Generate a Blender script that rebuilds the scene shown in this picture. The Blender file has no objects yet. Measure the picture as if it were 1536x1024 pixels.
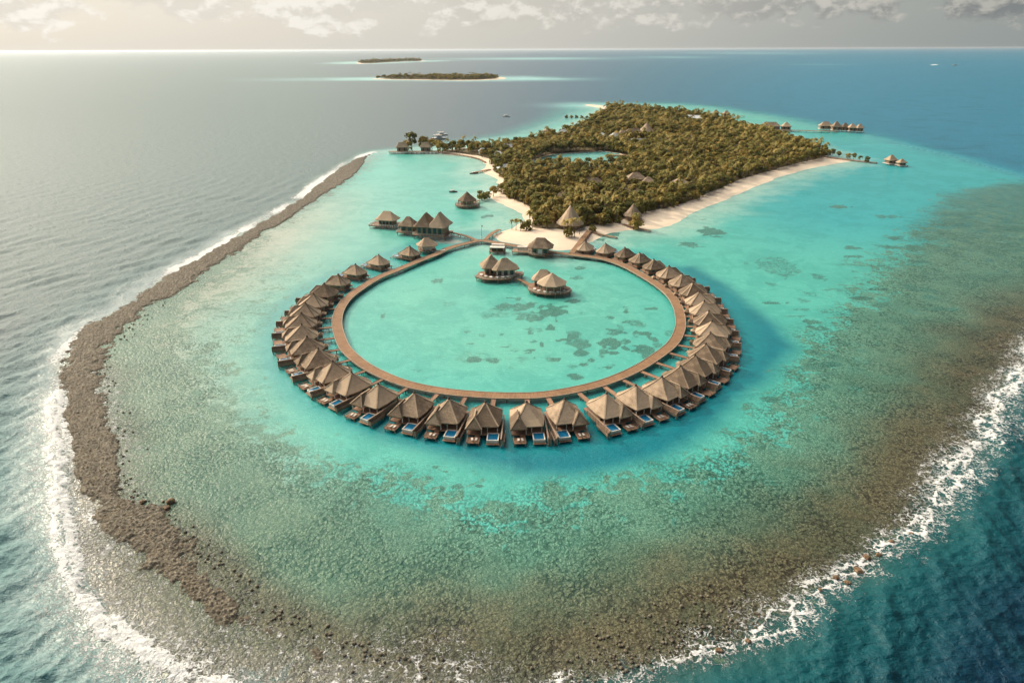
import bpy, math, random
import numpy as np
from mathutils import Vector, Matrix
R = math.radians
random.seed(7)
rng = np.random.default_rng(11)
scn = bpy.context.scene
COL = scn.collection

# ------------------------------------------------------------------ camera
H, F = 100.0, 1000.0                      # height in metres, focal length in pixels of the 1536 px photograph
PITCH, ROLL = math.atan(438.5 / F), 0.0039
X0 = Vector((1, 0, 0)); FW = Vector((0, math.cos(PITCH), -math.sin(PITCH))); Y0 = Vector((0, math.sin(PITCH), math.cos(PITCH)))
XC = X0 * math.cos(ROLL) - Y0 * math.sin(ROLL); YC = Y0 * math.cos(ROLL) + X0 * math.sin(ROLL)
def G(px, py, z=0.0):
    """point of the plane at height z seen at a pixel of the photograph"""
    d = FW + XC * ((px - 768) / F) + YC * ((512 - py) / F)
    t = (z - H) / d.z
    return (d.x * t, d.y * t)
def Gs(pts, z=0.0): return [G(p[0], p[1], z) for p in pts]
cam = bpy.data.objects.new('camera', bpy.data.cameras.new('camera')); COL.objects.link(cam)
m = Matrix((XC, YC, -FW)).transposed().to_4x4(); m.translation = (0, 0, H); cam.matrix_world = m
cam.data.sensor_width = 36; cam.data.lens = 36 * F / 1536; cam.data.clip_start = 1; cam.data.clip_end = 200000
scn.camera = cam

# ------------------------------------------------------------------ light
SUN_AZ, SUN_EL = R(-52), R(27)            # azimuth from the view axis (+Y), negative is left
sdir = Vector((math.sin(SUN_AZ) * math.cos(SUN_EL), math.cos(SUN_AZ) * math.cos(SUN_EL), math.sin(SUN_EL)))
sl = bpy.data.lights.new('sun', 'SUN'); so = bpy.data.objects.new('sun', sl); COL.objects.link(so)
sl.energy = 3.7; sl.angle = R(0.6); sl.color = (1.0, 0.83, 0.62)
so.rotation_euler = sdir.to_track_quat('Z', 'Y').to_euler(); so.location = (0, 0, 300)

class NT:
    def __init__(s, tree): s.t = tree; s.L = tree.links
    def n(s, typ, props=None, **ins):
        nd = s.t.nodes.new(typ)
        for k, v in (props or {}).items(): setattr(nd, k, v)
        for k, v in ins.items(): s.set(nd, k, v)
        return nd
    def set(s, nd, k, v):
        if isinstance(k, str):
            k2 = k.replace('_', ' ')
            sock = next((i for i in nd.inputs if i.name == k2 or i.identifier == k), None)
            if sock is None and k[0] == 'i' and k[1:].isdigit(): sock = nd.inputs[int(k[1:])]
        else: sock = nd.inputs[k]
        if isinstance(v, bpy.types.NodeSocket): s.L.new(v, sock)
        elif isinstance(v, bpy.types.Node): s.L.new(v.outputs[0], sock)
        else: sock.default_value = v
    def math(s, op, a, b=0.0, c=None, clamp=False):
        nd = s.n('ShaderNodeMath', dict(operation=op, use_clamp=clamp)); s.set(nd, 0, a); s.set(nd, 1, b)
        if c is not None: s.set(nd, 2, c)
        return nd.outputs[0]
    def mix(s, fac, a, b, blend='MIX'):
        nd = s.n('ShaderNodeMix', dict(data_type='RGBA', blend_type=blend)); s.set(nd, 0, fac)
        for i, v in ((6, a), (7, b)): s.set(nd, i, v if not isinstance(v, tuple) or len(v) == 4 else (*v, 1))
        return nd.outputs[2]
    def smooth(s, x, a, b):
        nd = s.n('ShaderNodeMapRange', dict(interpolation_type='SMOOTHSTEP')); s.set(nd, 0, x); s.set(nd, 1, a); s.set(nd, 2, b)
        return nd.outputs[0]
    def noise(s, vec, scale, detail=4, rough=.55, dist=0.0, dim='3D', norm=True):
        nd = s.n('ShaderNodeTexNoise', dict(noise_dimensions=dim, normalize=norm), Scale=scale, Detail=detail, Roughness=rough, Distortion=dist)
        if vec is not None: s.set(nd, 'Vector', vec)
        return nd.outputs[0]
    def attr(s, name, out='Fac'):
        return s.n('ShaderNodeAttribute', dict(attribute_name=name)).outputs[out]
    def vmul(s, v, xyz):
        nd = s.n('ShaderNodeVectorMath', dict(operation='MULTIPLY')); s.set(nd, 0, v); s.set(nd, 1, xyz); return nd.outputs[0]
def lin(r, g, b, k=1.0):
    f = lambda c: ((c / 255 + .055) / 1.055) ** 2.4 if c > 10 else c / 255 / 12.92
    return (f(r) * k, f(g) * k, f(b) * k)

def make_world():
    w = bpy.data.worlds.new('World'); scn.world = w; w.use_nodes = True
    t = NT(w.node_tree); w.node_tree.nodes.clear()
    sky = t.n('ShaderNodeTexSky', dict(sky_type='NISHITA', sun_disc=False, sun_elevation=SUN_EL, sun_rotation=SUN_AZ, altitude=100, air_density=1.0, dust_density=3.0, ozone_density=1.0))
    tc = t.n('ShaderNodeTexCoord').outputs['Generated']
    sep = t.n('ShaderNodeSeparateXYZ', Vector=tc)
    x, y, z = sep.outputs
    az = t.math('ARCTAN2', x, y); el = t.math('ARCSINE', z)
    def cl(off_el):
        e = t.math('ADD', el, off_el)
        cv = t.n('ShaderNodeCombineXYZ', X=t.math('MULTIPLY', az, 1.0), Y=t.math('MULTIPLY', e, 1.75), Z=0.37)
        big = t.noise(cv, 11.0, 2, .5, 0.2); fine = t.noise(cv, 37.0, 8, .62, 0.25)
        return t.math('ADD', t.math('MULTIPLY', big, .62), t.math('MULTIPLY', fine, .44))
    d0, d1 = cl(0.0), cl(0.009)
    hgt = t.smooth(el, -0.008, 0.048)                    # few clouds at the horizon, more above
    thr = t.math('MULTIPLY_ADD', hgt, -.27, .70)
    mask = t.smooth(t.math('SUBTRACT', d0, thr), -.01, .10)
    mask = t.math('MULTIPLY', mask, t.smooth(el, 0.9, 0.35))
    lit = t.smooth(t.math('SUBTRACT', d0, d1), -.055, .075)
    # brightness of the haze and of the cloud tops grows towards the sun
    dot = t.n('ShaderNodeVectorMath', dict(operation='DOT_PRODUCT')); t.set(dot, 0, tc); t.set(dot, 1, sdir)
    g = t.smooth(dot.outputs['Value'], -.1, .93)
    top = t.mix(g, (4.3, 4.2, 3.8), (10.2, 9.7, 8.8)); base = t.mix(g, (1.6, 1.82, 1.92), (8.2, 7.7, 6.8))
    cloud = t.mix(lit, base, top)
    veilc = t.mix(g, (3.1, 3.5, 3.45), (8.4, 8.0, 7.2))
    g2 = t.math('MULTIPLY', t.math('POWER', t.smooth(dot.outputs['Value'], .38, .98), 1.4), t.smooth(el, .07, .26))  # aureole round the sun, added above the view to brighten the left sea
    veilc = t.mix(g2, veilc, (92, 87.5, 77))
    veil = t.math('MAXIMUM', t.smooth(el, .50, -.02), t.smooth(dot.outputs['Value'], .45, .8))
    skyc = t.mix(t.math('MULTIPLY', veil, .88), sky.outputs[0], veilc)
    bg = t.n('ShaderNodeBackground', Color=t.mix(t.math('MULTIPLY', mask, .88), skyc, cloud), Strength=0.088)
    out = t.n('ShaderNodeOutputWorld', Surface=bg.outputs[0])
make_world()
scn.view_settings.view_transform = 'Standard'; scn.view_settings.look = 'None'
scn.view_settings.exposure = 0.16; scn.view_settings.gamma = 1.0
scn.cycles.use_denoising = True
scn.cycles.max_bounces = 6; scn.cycles.transparent_max_bounces = 8; scn.cycles.volume_bounces = 0
scn.cycles.caustics_reflective = False; scn.cycles.caustics_refractive = False

# ------------------------------------------------------------------ materials
def mat_new(name):
    m = bpy.data.materials.new(name); m.use_nodes = True; m.node_tree.nodes.clear()
    return m, NT(m.node_tree)
def finish(m, t, color, rough=.8, bump=None, spec=.3, **kw):
    p = t.n('ShaderNodeBsdfPrincipled', Roughness=rough, **kw); t.set(p, 'Base Color', color if not isinstance(color, tuple) else (*color[:3], 1))
    t.set(p, 'Specular IOR Level', spec)
    if bump is not None: t.set(p, 'Normal', bump)
    t.n('ShaderNodeOutputMaterial', Surface=p.outputs[0]); return m
def bumpn(t, h, strength, dist):
    return t.n('ShaderNodeBump', Height=h, Strength=strength, Distance=dist).outputs[0]
def wood(name, c1, c2, sc=(1, 1, 1), rough=.75):
    m, t = mat_new(name); tc = t.n('ShaderNodeTexCoord').outputs['Object']
    oi = t.n('ShaderNodeObjectInfo').outputs['Random']
    v = t.vmul(tc, sc); n1 = t.noise(v, 2.2, 5, .6); n2 = t.noise(tc, .5, 2)
    f = t.math('ADD', t.math('MULTIPLY', n1, .7), t.math('MULTIPLY', n2, .5))
    f = t.math('ADD', f, t.math('MULTIPLY', oi, .2))
    c = t.mix(t.smooth(f, .35, .95), c1, c2)
    return finish(m, t, c, rough, bumpn(t, n1, .4, .05))
def make_thatch():
    m, t = mat_new('thatch'); tc = t.n('ShaderNodeTexCoord').outputs['Object']
    oi = t.n('ShaderNodeObjectInfo').outputs['Random']
    v = t.vmul(tc, (1.0, 1.0, .35)); n1 = t.noise(v, 3.4, 5, .7); n2 = t.noise(tc, .45, 3); n3 = t.noise(t.vmul(tc, (.3, .3, 5)), 1.5, 2)
    f = t.math('ADD', t.math('MULTIPLY', n1, .55), t.math('MULTIPLY', n2, .5)); f = t.math('ADD', f, t.math('MULTIPLY', n3, .15))
    f = t.math('ADD', f, t.math('MULTIPLY', t.math('SUBTRACT', oi, .5), .4))
    c = t.mix(t.smooth(f, .35, .82), (.14, .10, .068), (.41, .305, .212))
    return finish(m, t, c, .95, bumpn(t, t.math('ADD', n1, t.math('MULTIPLY', n3, .5)), .7, .18), spec=.1)
M = {}
M['thatch'] = make_thatch()
M['deck'] = wood('deck_wood', (.13, .07, .042), (.29, .165, .10), (3, .4, 1))
M['timber'] = wood('wall_timber', (.16, .105, .07), (.31, .215, .15), (2, 2, .3))
M['post'] = wood('post_wood', (.15, .12, .095), (.32, .26, .2), (1, 1, .3))
M['pale'] = wood('pale_wood', (.42, .37, .31), (.62, .56, .48))
M['white'] = wood('white_paint', (.66, .64, .6), (.8, .78, .74), rough=.5)
M['dark'] = wood('dark_timber', (.05, .035, .028), (.11, .075, .055))
def glass(name, col, rough=.1):
    m, t = mat_new(name); return finish(m, t, col, rough, spec=.6)
M['glass'] = glass('window_glass', (.025, .032, .036))
def poolwater():
    m, t = mat_new('pool_water'); tc = t.n('ShaderNodeTexCoord').outputs['Object']; n = t.noise(tc, 1.5, 3)
    return finish(m, t, t.mix(n, (.004, .07, .15), (.01, .14, .26)), .12, bumpn(t, n, .3, .05), spec=.5)
M['pool'] = poolwater()
def simple(name, c1, c2, sc=1.0, rough=.9, b=.5, bd=.1):
    m, t = mat_new(name); tc = t.n('ShaderNodeTexCoord').outputs['Object']; n = t.noise(tc, sc, 6, .6)
    return finish(m, t, t.mix(t.smooth(n, .3, .7), c1, c2), rough, bumpn(t, n, b, bd), spec=.2)
M['rock'] = simple('coral_rock', (.07, .045, .028), (.26, .17, .10), 1.3, .9, 1, .3)
M['stone'] = simple('coral_stone', (.05, .043, .032), (.2, .172, .125), 1.3, .9, 1, .3)
M['metal'] = simple('grey_roof', (.4, .42, .42), (.6, .62, .6), .6, .6)
M['bluehull'] = simple('boat_hull', (.5, .5, .48), (.75, .75, .72), 1, .4)
M['plaster'] = simple('white_plaster', (.6, .57, .52), (.78, .75, .7), .7)
def leafmat(name, cols):
    m, t = mat_new(name); oi = t.n('ShaderNodeObjectInfo').outputs['Random']
    pos = t.n('ShaderNodeNewGeometry').outputs['Position']
    r = t.math('FRACT', t.math('ADD', t.math('ADD', t.attr('tint'), t.math('MULTIPLY', oi, 1.0)), t.math('MULTIPLY', t.noise(pos, .55, 3), .45)))
    cr = t.n('ShaderNodeValToRGB', Fac=r); e = cr.color_ramp.elements
    while len(e) < len(cols): e.new(.5)
    for i, c in enumerate(cols): e[i].position = i / (len(cols) - 1); e[i].color = (*c, 1)
    p = t.n('ShaderNodeBsdfPrincipled', Roughness=.7); t.set(p, 'Base Color', cr.outputs[0]); t.set(p, 'Specular IOR Level', .15)
    tr = t.n('ShaderNodeBsdfTranslucent', Color=cr.outputs[0]); mx = t.n('ShaderNodeMixShader', Fac=.25); t.set(mx, 1, p.outputs[0]); t.set(mx, 2, tr.outputs[0])
    t.n('ShaderNodeOutputMaterial', Surface=mx.outputs[0]); return m
M['leaf'] = leafmat('broad_leaf', [(0.267, 0.206, 0.05), (0.145, 0.137, 0.034), (0.379, 0.261, 0.065), (0.1, 0.11, 0.031), (0.222, 0.194, 0.046)])
M['frond'] = leafmat('palm_frond', [(0.335, 0.261, 0.071), (0.211, 0.194, 0.05), (0.445, 0.318, 0.098), (0.166, 0.16, 0.043)])
M['trunk'] = simple('tree_trunk', (.10, .075, .05), (.2, .16, .11), 2)

# ------------------------------------------------------------------ mesh helpers
class MB:
    def __init__(s): s.v = []; s.f = []
    def poly(s, pts): i = len(s.v); s.v += [tuple(p) for p in pts]; s.f.append(tuple(range(i, i + len(pts))))
    def box(s, x0, x1, y0, y1, z0, z1):
        i = len(s.v); s.v += [(x, y, z) for z in (z0, z1) for x, y in ((x0, y0), (x1, y0), (x1, y1), (x0, y1))]
        s.f += [(i, i + 3, i + 2, i + 1), (i + 4, i + 5, i + 6, i + 7)] + [(i + k, i + (k + 1) % 4, i + 4 + (k + 1) % 4, i + 4 + k) for k in range(4)]
        return s
    def beam(s, a, b, w, h):
        """a box along the segment a-b, w wide and h high, its top on the segment"""
        a = Vector(a); b = Vector(b); d = (b - a); d.normalize(); side = Vector((-d.y, d.x, 0))
        if side.length < 1e-4: side = Vector((1, 0, 0))
        side.normalize(); side *= w / 2; dn = Vector((0, 0, -h)) if abs(d.z) < .95 else Vector((0, h, 0))
        i = len(s.v); s.v += [tuple(p) for q in (a, b) for p in (q - side, q + side, q + side + dn, q - side + dn)]
        s.f += [(i, i + 1, i + 2, i + 3), (i + 7, i + 6, i + 5, i + 4)] + [(i + k, i + 4 + k, i + 4 + (k + 1) % 4, i + (k + 1) % 4) for k in range(4)]
        return s
    def prism(s, pts, z0, z1):
        n = len(pts); i = len(s.v); s.v += [(p[0], p[1], z0) for p in pts] + [(p[0], p[1], z1) for p in pts]
        s.f += [tuple(i + k for k in reversed(range(n))), tuple(i + n + k for k in range(n))] + [(i + k, i + (k + 1) % n, i + n + (k + 1) % n, i + n + k) for k in range(n)]
        return s
    def tube(s, pts, rad, n=6):
        i = len(s.v); m_ = len(pts)
        for k, p in enumerate(pts):
            r = rad[k] if isinstance(rad, (list, tuple)) else rad
            s.v += [(p[0] + r * math.cos(2 * math.pi * j / n), p[1] + r * math.sin(2 * math.pi * j / n), p[2]) for j in range(n)]
        for k in range(m_ - 1):
            s.f += [(i + k * n + j, i + k * n + (j + 1) % n, i + (k + 1) * n + (j + 1) % n, i + (k + 1) * n + j) for j in range(n)]
        s.f.append(tuple(i + (m_ - 1) * n + j for j in range(n))); return s
    def roof(s, eave, ridge, ze, zp, sag=.10, skirt=.4):
        """thatched roof: every eave corner runs to its own ridge point; slightly hollow slopes, thick eave"""
        n = len(eave); i = len(s.v); zs = zp if isinstance(zp, (list, tuple)) else [zp] * n
        def ring(t):
            return [(e[0] + (r[0] - e[0]) * t, e[1] + (r[1] - e[1]) * t, ze + (z - ze) * (t - sag * math.sin(math.pi * t))) for e, r, z in zip(eave, ridge, zs)]
        rings = [[(e[0] * .97 + r[0] * .03, e[1] * .97 + r[1] * .03, ze - skirt) for e, r in zip(eave, ridge)]] + [ring(t) for t in (0, .3, .65, 1)]
        for rr in rings: s.v += rr
        for k in range(len(rings) - 1):
            for j in range(n):
                q = [i + k * n + j, i + k * n + (j + 1) % n, i + (k + 1) * n + (j + 1) % n, i + (k + 1) * n + j]
                if k == len(rings) - 2 and ridge[j] == ridge[(j + 1) % n]: q = q[:3]
                s.f.append(tuple(q))
        s.f.append(tuple(i + j for j in reversed(range(n)))); return s
    def mirror(s, m):
        if m < 0: s.v = [(-x, y, z) for x, y, z in s.v]; s.f = [tuple(reversed(f)) for f in s.f]
        return s
    def build(s, name, mat, parent=None, smooth=False):
        me = bpy.data.meshes.new(name); me.from_pydata(s.v, [], s.f); me.materials.append(M[mat] if isinstance(mat, str) else mat)
        if smooth: me.polygons.foreach_set('use_smooth', [True] * len(me.polygons))
        o = bpy.data.objects.new(name, me); COL.objects.link(o)
        if parent: o.parent = parent
        return o
def tag(o, label=None, cat=None, group=None, kind=None):
    for k, v in (('label', label), ('category', cat), ('group', group), ('kind', kind)):
        if v: o[k] = v
    return o
def empty(name, loc, rz, label, cat, group=None):
    o = bpy.data.objects.new(name, None); COL.objects.link(o); o.location = loc if len(loc) == 3 else (*loc, 0); o.rotation_euler.z = rz
    o.empty_display_size = .5
    return tag(o, label, cat, group)
def copy_tree(o, parent=None):
    c = o.copy(); COL.objects.link(c); c.parent = parent
    for ch in list(o.children): copy_tree(ch, c)
    return c
def np_mesh(name, V, Fq, mat, attrs=None, smooth=True):
    me = bpy.data.meshes.new(name); V = np.asarray(V, np.float32); Fq = np.asarray(Fq, np.int32); k = Fq.shape[1]
    me.vertices.add(len(V)); me.vertices.foreach_set('co', V.ravel())
    me.loops.add(Fq.size); me.loops.foreach_set('vertex_index', Fq.ravel())
    me.polygons.add(len(Fq)); me.polygons.foreach_set('loop_start', np.arange(0, Fq.size, k, dtype=np.int32)); me.polygons.foreach_set('loop_total', np.full(len(Fq), k, np.int32))
    me.polygons.foreach_set('use_smooth', np.full(len(Fq), smooth))
    for nm, a in (attrs or {}).items():
        a = np.asarray(a, np.float32)
        if a.ndim == 1: me.attributes.new(nm, 'FLOAT', 'POINT').data.foreach_set('value', a)
        else:
            c = np.ones((len(a), 4), np.float32); c[:, :3] = a
            me.attributes.new(nm, 'FLOAT_COLOR', 'POINT').data.foreach_set('color', c.ravel())
    me.update(calc_edges=True); me.validate()
    me.materials.append(M[mat] if isinstance(mat, str) else mat)
    o = bpy.data.objects.new(name, me); COL.objects.link(o); return o
def grid_faces(nr, nc):
    i = np.arange(nr * nc).reshape(nr, nc)
    return np.stack([i[:-1, :-1], i[:-1, 1:], i[1:, 1:], i[1:, :-1]], -1).reshape(-1, 4)

# ------------------------------------------------------------------ fields (numpy)
def h2(ix, iy, seed):
    n = (ix.astype(np.int64) * 374761393 + iy.astype(np.int64) * 668265263 + seed * 982451653) & 0xffffffff
    n = ((n ^ (n >> 13)) * 1274126177) & 0xffffffff
    return ((n ^ (n >> 16)) & 0xffffff).astype(np.float32) / 16777215.0
def vnoise(x, y, seed=0):
    ix = np.floor(x); iy = np.floor(y); fx = x - ix; fy = y - iy; fx = fx * fx * (3 - 2 * fx); fy = fy * fy * (3 - 2 * fy)
    a = h2(ix, iy, seed); b = h2(ix + 1, iy, seed); c = h2(ix, iy + 1, seed); d = h2(ix + 1, iy + 1, seed)
    return a + (b - a) * fx + (c - a) * fy + (a - b - c + d) * fx * fy
def fbm(x, y, o=4, seed=0):
    s = 0; a = .5; t = 0
    for k in range(o): s = s + a * vnoise(x * 2 ** k + 17.3 * k, y * 2 ** k - 9.1 * k, seed + k); t += a; a *= .5
    return s / t
def worley(x, y, seed=0):
    ix = np.floor(x); iy = np.floor(y); best = np.full(x.shape, 9., np.float32); idv = np.zeros(x.shape, np.float32)
    for dx in (-1, 0, 1):
        for dy in (-1, 0, 1):
            cx = ix + dx; cy = iy + dy; px = cx + h2(cx, cy, seed); py = cy + h2(cx, cy, seed + 1)
            d = (px - x) ** 2 + (py - y) ** 2; mk = d < best; best = np.where(mk, d, best); idv = np.where(mk, h2(cx, cy, seed + 2), idv)
    return np.sqrt(best), idv
def sstep(x, a, b):
    t = np.clip((x - a) / (b - a), 0, 1); return t * t * (3 - 2 * t)
def seg_dist(X, Y, pts, closed=False):
    """distance to a polyline and the parameter (index) of the nearest place"""
    best = np.full(X.shape, 1e12, np.float32); par = np.zeros(X.shape, np.float32)
    n = len(pts)
    for k in range(n if closed else n - 1):
        ax, ay = pts[k]; bx, by = pts[(k + 1) % n]; dx, dy = bx - ax, by - ay; L = dx * dx + dy * dy + 1e-9
        t = np.clip(((X - ax) * dx + (Y - ay) * dy) / L, 0, 1); d = (X - ax - t * dx) ** 2 + (Y - ay - t * dy) ** 2
        mk = d < best; best = np.where(mk, d, best); par = np.where(mk, k + t, par)
    return np.sqrt(best), par
def inside(X, Y, pts):
    r = np.zeros(X.shape, bool); n = len(pts)
    for k in range(n):
        ax, ay = pts[k]; bx, by = pts[(k + 1) % n]
        if ay == by: continue
        r ^= ((ay > Y) != (by > Y)) & (X < (bx - ax) * (Y - ay) / (by - ay) + ax)
    return r
def sdf(X, Y, pts):
    d, _ = seg_dist(X, Y, pts, True); return np.where(inside(X, Y, pts), d, -d)
def smooth_line(pts, n=6, closed=False):
    """Catmull-Rom through the points"""
    P = [np.array(p, float) for p in pts]; N = len(P); out = []
    for k in range(N if closed else N - 1):
        g = (lambda i: P[i % N]) if closed else (lambda i: P[min(max(i, 0), N - 1)])
        p0, p1, p2, p3 = g(k - 1), g(k), g(k + 1), g(k + 2)
        for j in range(n):
            t = j / n; out.append(tuple(.5 * ((2 * p1) + (p2 - p0) * t + (2 * p0 - 5 * p1 + 4 * p2 - p3) * t * t + (3 * p1 - p0 - 3 * p2 + p3) * t ** 3)))
    if not closed: out.append(tuple(P[-1]))
    return out

# outlines, read off the photograph as pixels and laid on the sea level
RO = Gs([(562, 228), (545, 233), (518, 246), (478, 273), (453, 294), (410, 320), (367, 345), (308, 380), (250, 411), (199, 447), (148, 478), (109, 509), (84, 544), (88, 579), (97, 637), (109, 709), (150, 777), (195, 814), (236, 868), (290, 909), (362, 952), (440, 992), (540, 1022), (640, 1045)])
RI = Gs([(563, 229), (552, 237), (533, 262), (500, 285), (469, 306), (430, 333), (390, 355), (324, 400), (279, 431), (238, 454), (195, 486), (172, 509), (152, 544), (156, 583), (177, 673), (186, 737), (240, 764), (272, 800), (313, 850), (362, 904), (426, 931), (500, 968), (570, 990), (660, 1015)])
FOAM_R = Gs([(1660, 400), (1600, 462), (1550, 520), (1525, 562), (1493, 614), (1466, 660), (1434, 709), (1407, 750), (1371, 791), (1326, 818), (1285, 850), (1226, 882), (1172, 931), (1117, 959), (1040, 977), (963, 1008), (880, 1024), (780, 1048), (600, 1080)])
FOAM_L = Gs([(86, 587), (80, 630), (84, 678), (86, 730), (91, 777), (96, 815), (104, 854), (115, 890), (140, 925), (204, 968), (255, 1000), (318, 1026), (400, 1060), (600, 1080)])
LAGOON = Gs([(562, 227), (600, 224), (680, 215), (765, 203), (835, 181), (880, 157), (1000, 156), (1060, 160), (1180, 179), (1300, 203), (1420, 232), (1536, 266), (1640, 310), (1700, 360)]) + FOAM_R + list(reversed(FOAM_L)) + list(reversed(RO[:15]))
CLEAR = Gs([(300, 480), (350, 560), (420, 618), (500, 668), (558, 688), (656, 704), (734, 736), (797, 714), (851, 706), (910, 695), (969, 694), (1027, 683), (1062, 660), (1138, 608), (1177, 559), (1226, 520), (1254, 464), (1307, 408), (1345, 340), (1400, 285), (1536, 262), (1700, 300), (1700, 200), (1300, 190), (1000, 150), (850, 150), (600, 205), (540, 262), (470, 310), (390, 370)])
CHAN = Gs([(520, 628), (600, 664), (700, 692), (790, 712), (860, 716), (940, 703), (1010, 684), (1060, 652), (1110, 602), (1160, 560), (1197, 522), (1172, 490), (1130, 460), (1095, 428), (1040, 398), (1010, 400), (1050, 450), (1060, 500), (1010, 560), (900, 605), (760, 622), (640, 612)])
SHORE = Gs([(655, 228), (665, 231), (696, 234), (722, 240), (733, 247), (724, 256), (733, 262), (745, 268), (750, 276), (742, 284), (734, 292), (748, 302), (764, 310), (784, 320), (788, 331), (772, 341), (750, 348), (741, 355), (756, 362), (795, 368), (838, 375), (860, 373), (887, 362), (905, 352), (935, 344), (962, 343), (985, 342), (1003, 337), (1031, 322), (1075, 303), (1119, 285), (1166, 266), (1212, 253), (1253, 245.5), (1275, 241.5), (1262, 239), (1240, 234), (1231, 226), (1197, 217), (1144, 197), (1119, 192), (1100, 184), (1066, 180), (1045, 174), (1019, 171), (962, 165), (919, 161), (903, 158.5), (880, 156.5), (878, 158), (905, 163), (912, 167), (887, 177), (872, 187), (866, 194), (824, 206), (801, 214), (762, 220), (728, 222), (696, 222), (665, 226)])
POND = Gs([(794, 243), (812, 236), (832, 231), (870, 228.5), (905, 227), (925, 230), (945, 236), (935, 243), (905, 249), (850, 251), (805, 250)])
WOOD = Gs([(664, 228.5), (690, 231.5), (715, 235), (733, 240), (737, 250), (735, 256), (744, 263), (757, 272), (755, 283), (747, 291), (757, 298), (781, 307), (795, 317), (799, 331), (789, 341), (800, 346), (835, 349), (862, 350), (893, 342), (930, 337), (952, 331), (975, 322), (1003, 317), (1036, 305), (1080, 287), (1120, 270), (1160, 258.5), (1195, 248.5), (1232, 241), (1246, 236), (1230, 226), (1197, 217.5), (1144, 197.5), (1119, 192.5), (1100, 184.5), (1066, 180.5), (1045, 174.5), (1019, 171.5), (962, 165.5), (919, 161.5), (905, 160), (917, 167), (893, 177), (878, 187), (869, 194.5), (828, 206.5), (801, 214.5), (762, 220.5), (728, 222.5), (696, 222.5), (664, 225.5)])
ISLE1 = Gs([(562, 118.5), (590, 117), (640, 115.5), (700, 115.5), (748, 116), (749, 119), (700, 120.8), (640, 120.3), (590, 119.6)])
ISLE2 = Gs([(537, 94.5), (556, 93), (600, 91.6), (632, 91.2), (633, 92), (600, 93), (552, 95.6), (540, 95.6)])
# boardwalk centre line (closed loop)
WALK = smooth_line(Gs([(722, 361), (696, 366), (671, 373), (655, 381), (634, 389), (595, 405), (566, 417), (540, 433), (521, 448), (509, 466), (505.5, 486), (511, 508), (521, 526), (546, 547), (576, 563), (611, 576), (654, 585), (700, 590.5), (757, 593.5), (815, 592), (874, 582), (916, 570), (957, 552), (987, 533), (1008, 516), (1018, 499), (1021, 481), (1016, 459), (1004, 441), (985, 426), (963, 412.5), (942, 401), (918, 391.5), (895, 386.5), (870, 383.5), (850, 381), (830, 378.5), (792, 372), (755, 366)], 1.4), 6, True)

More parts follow.
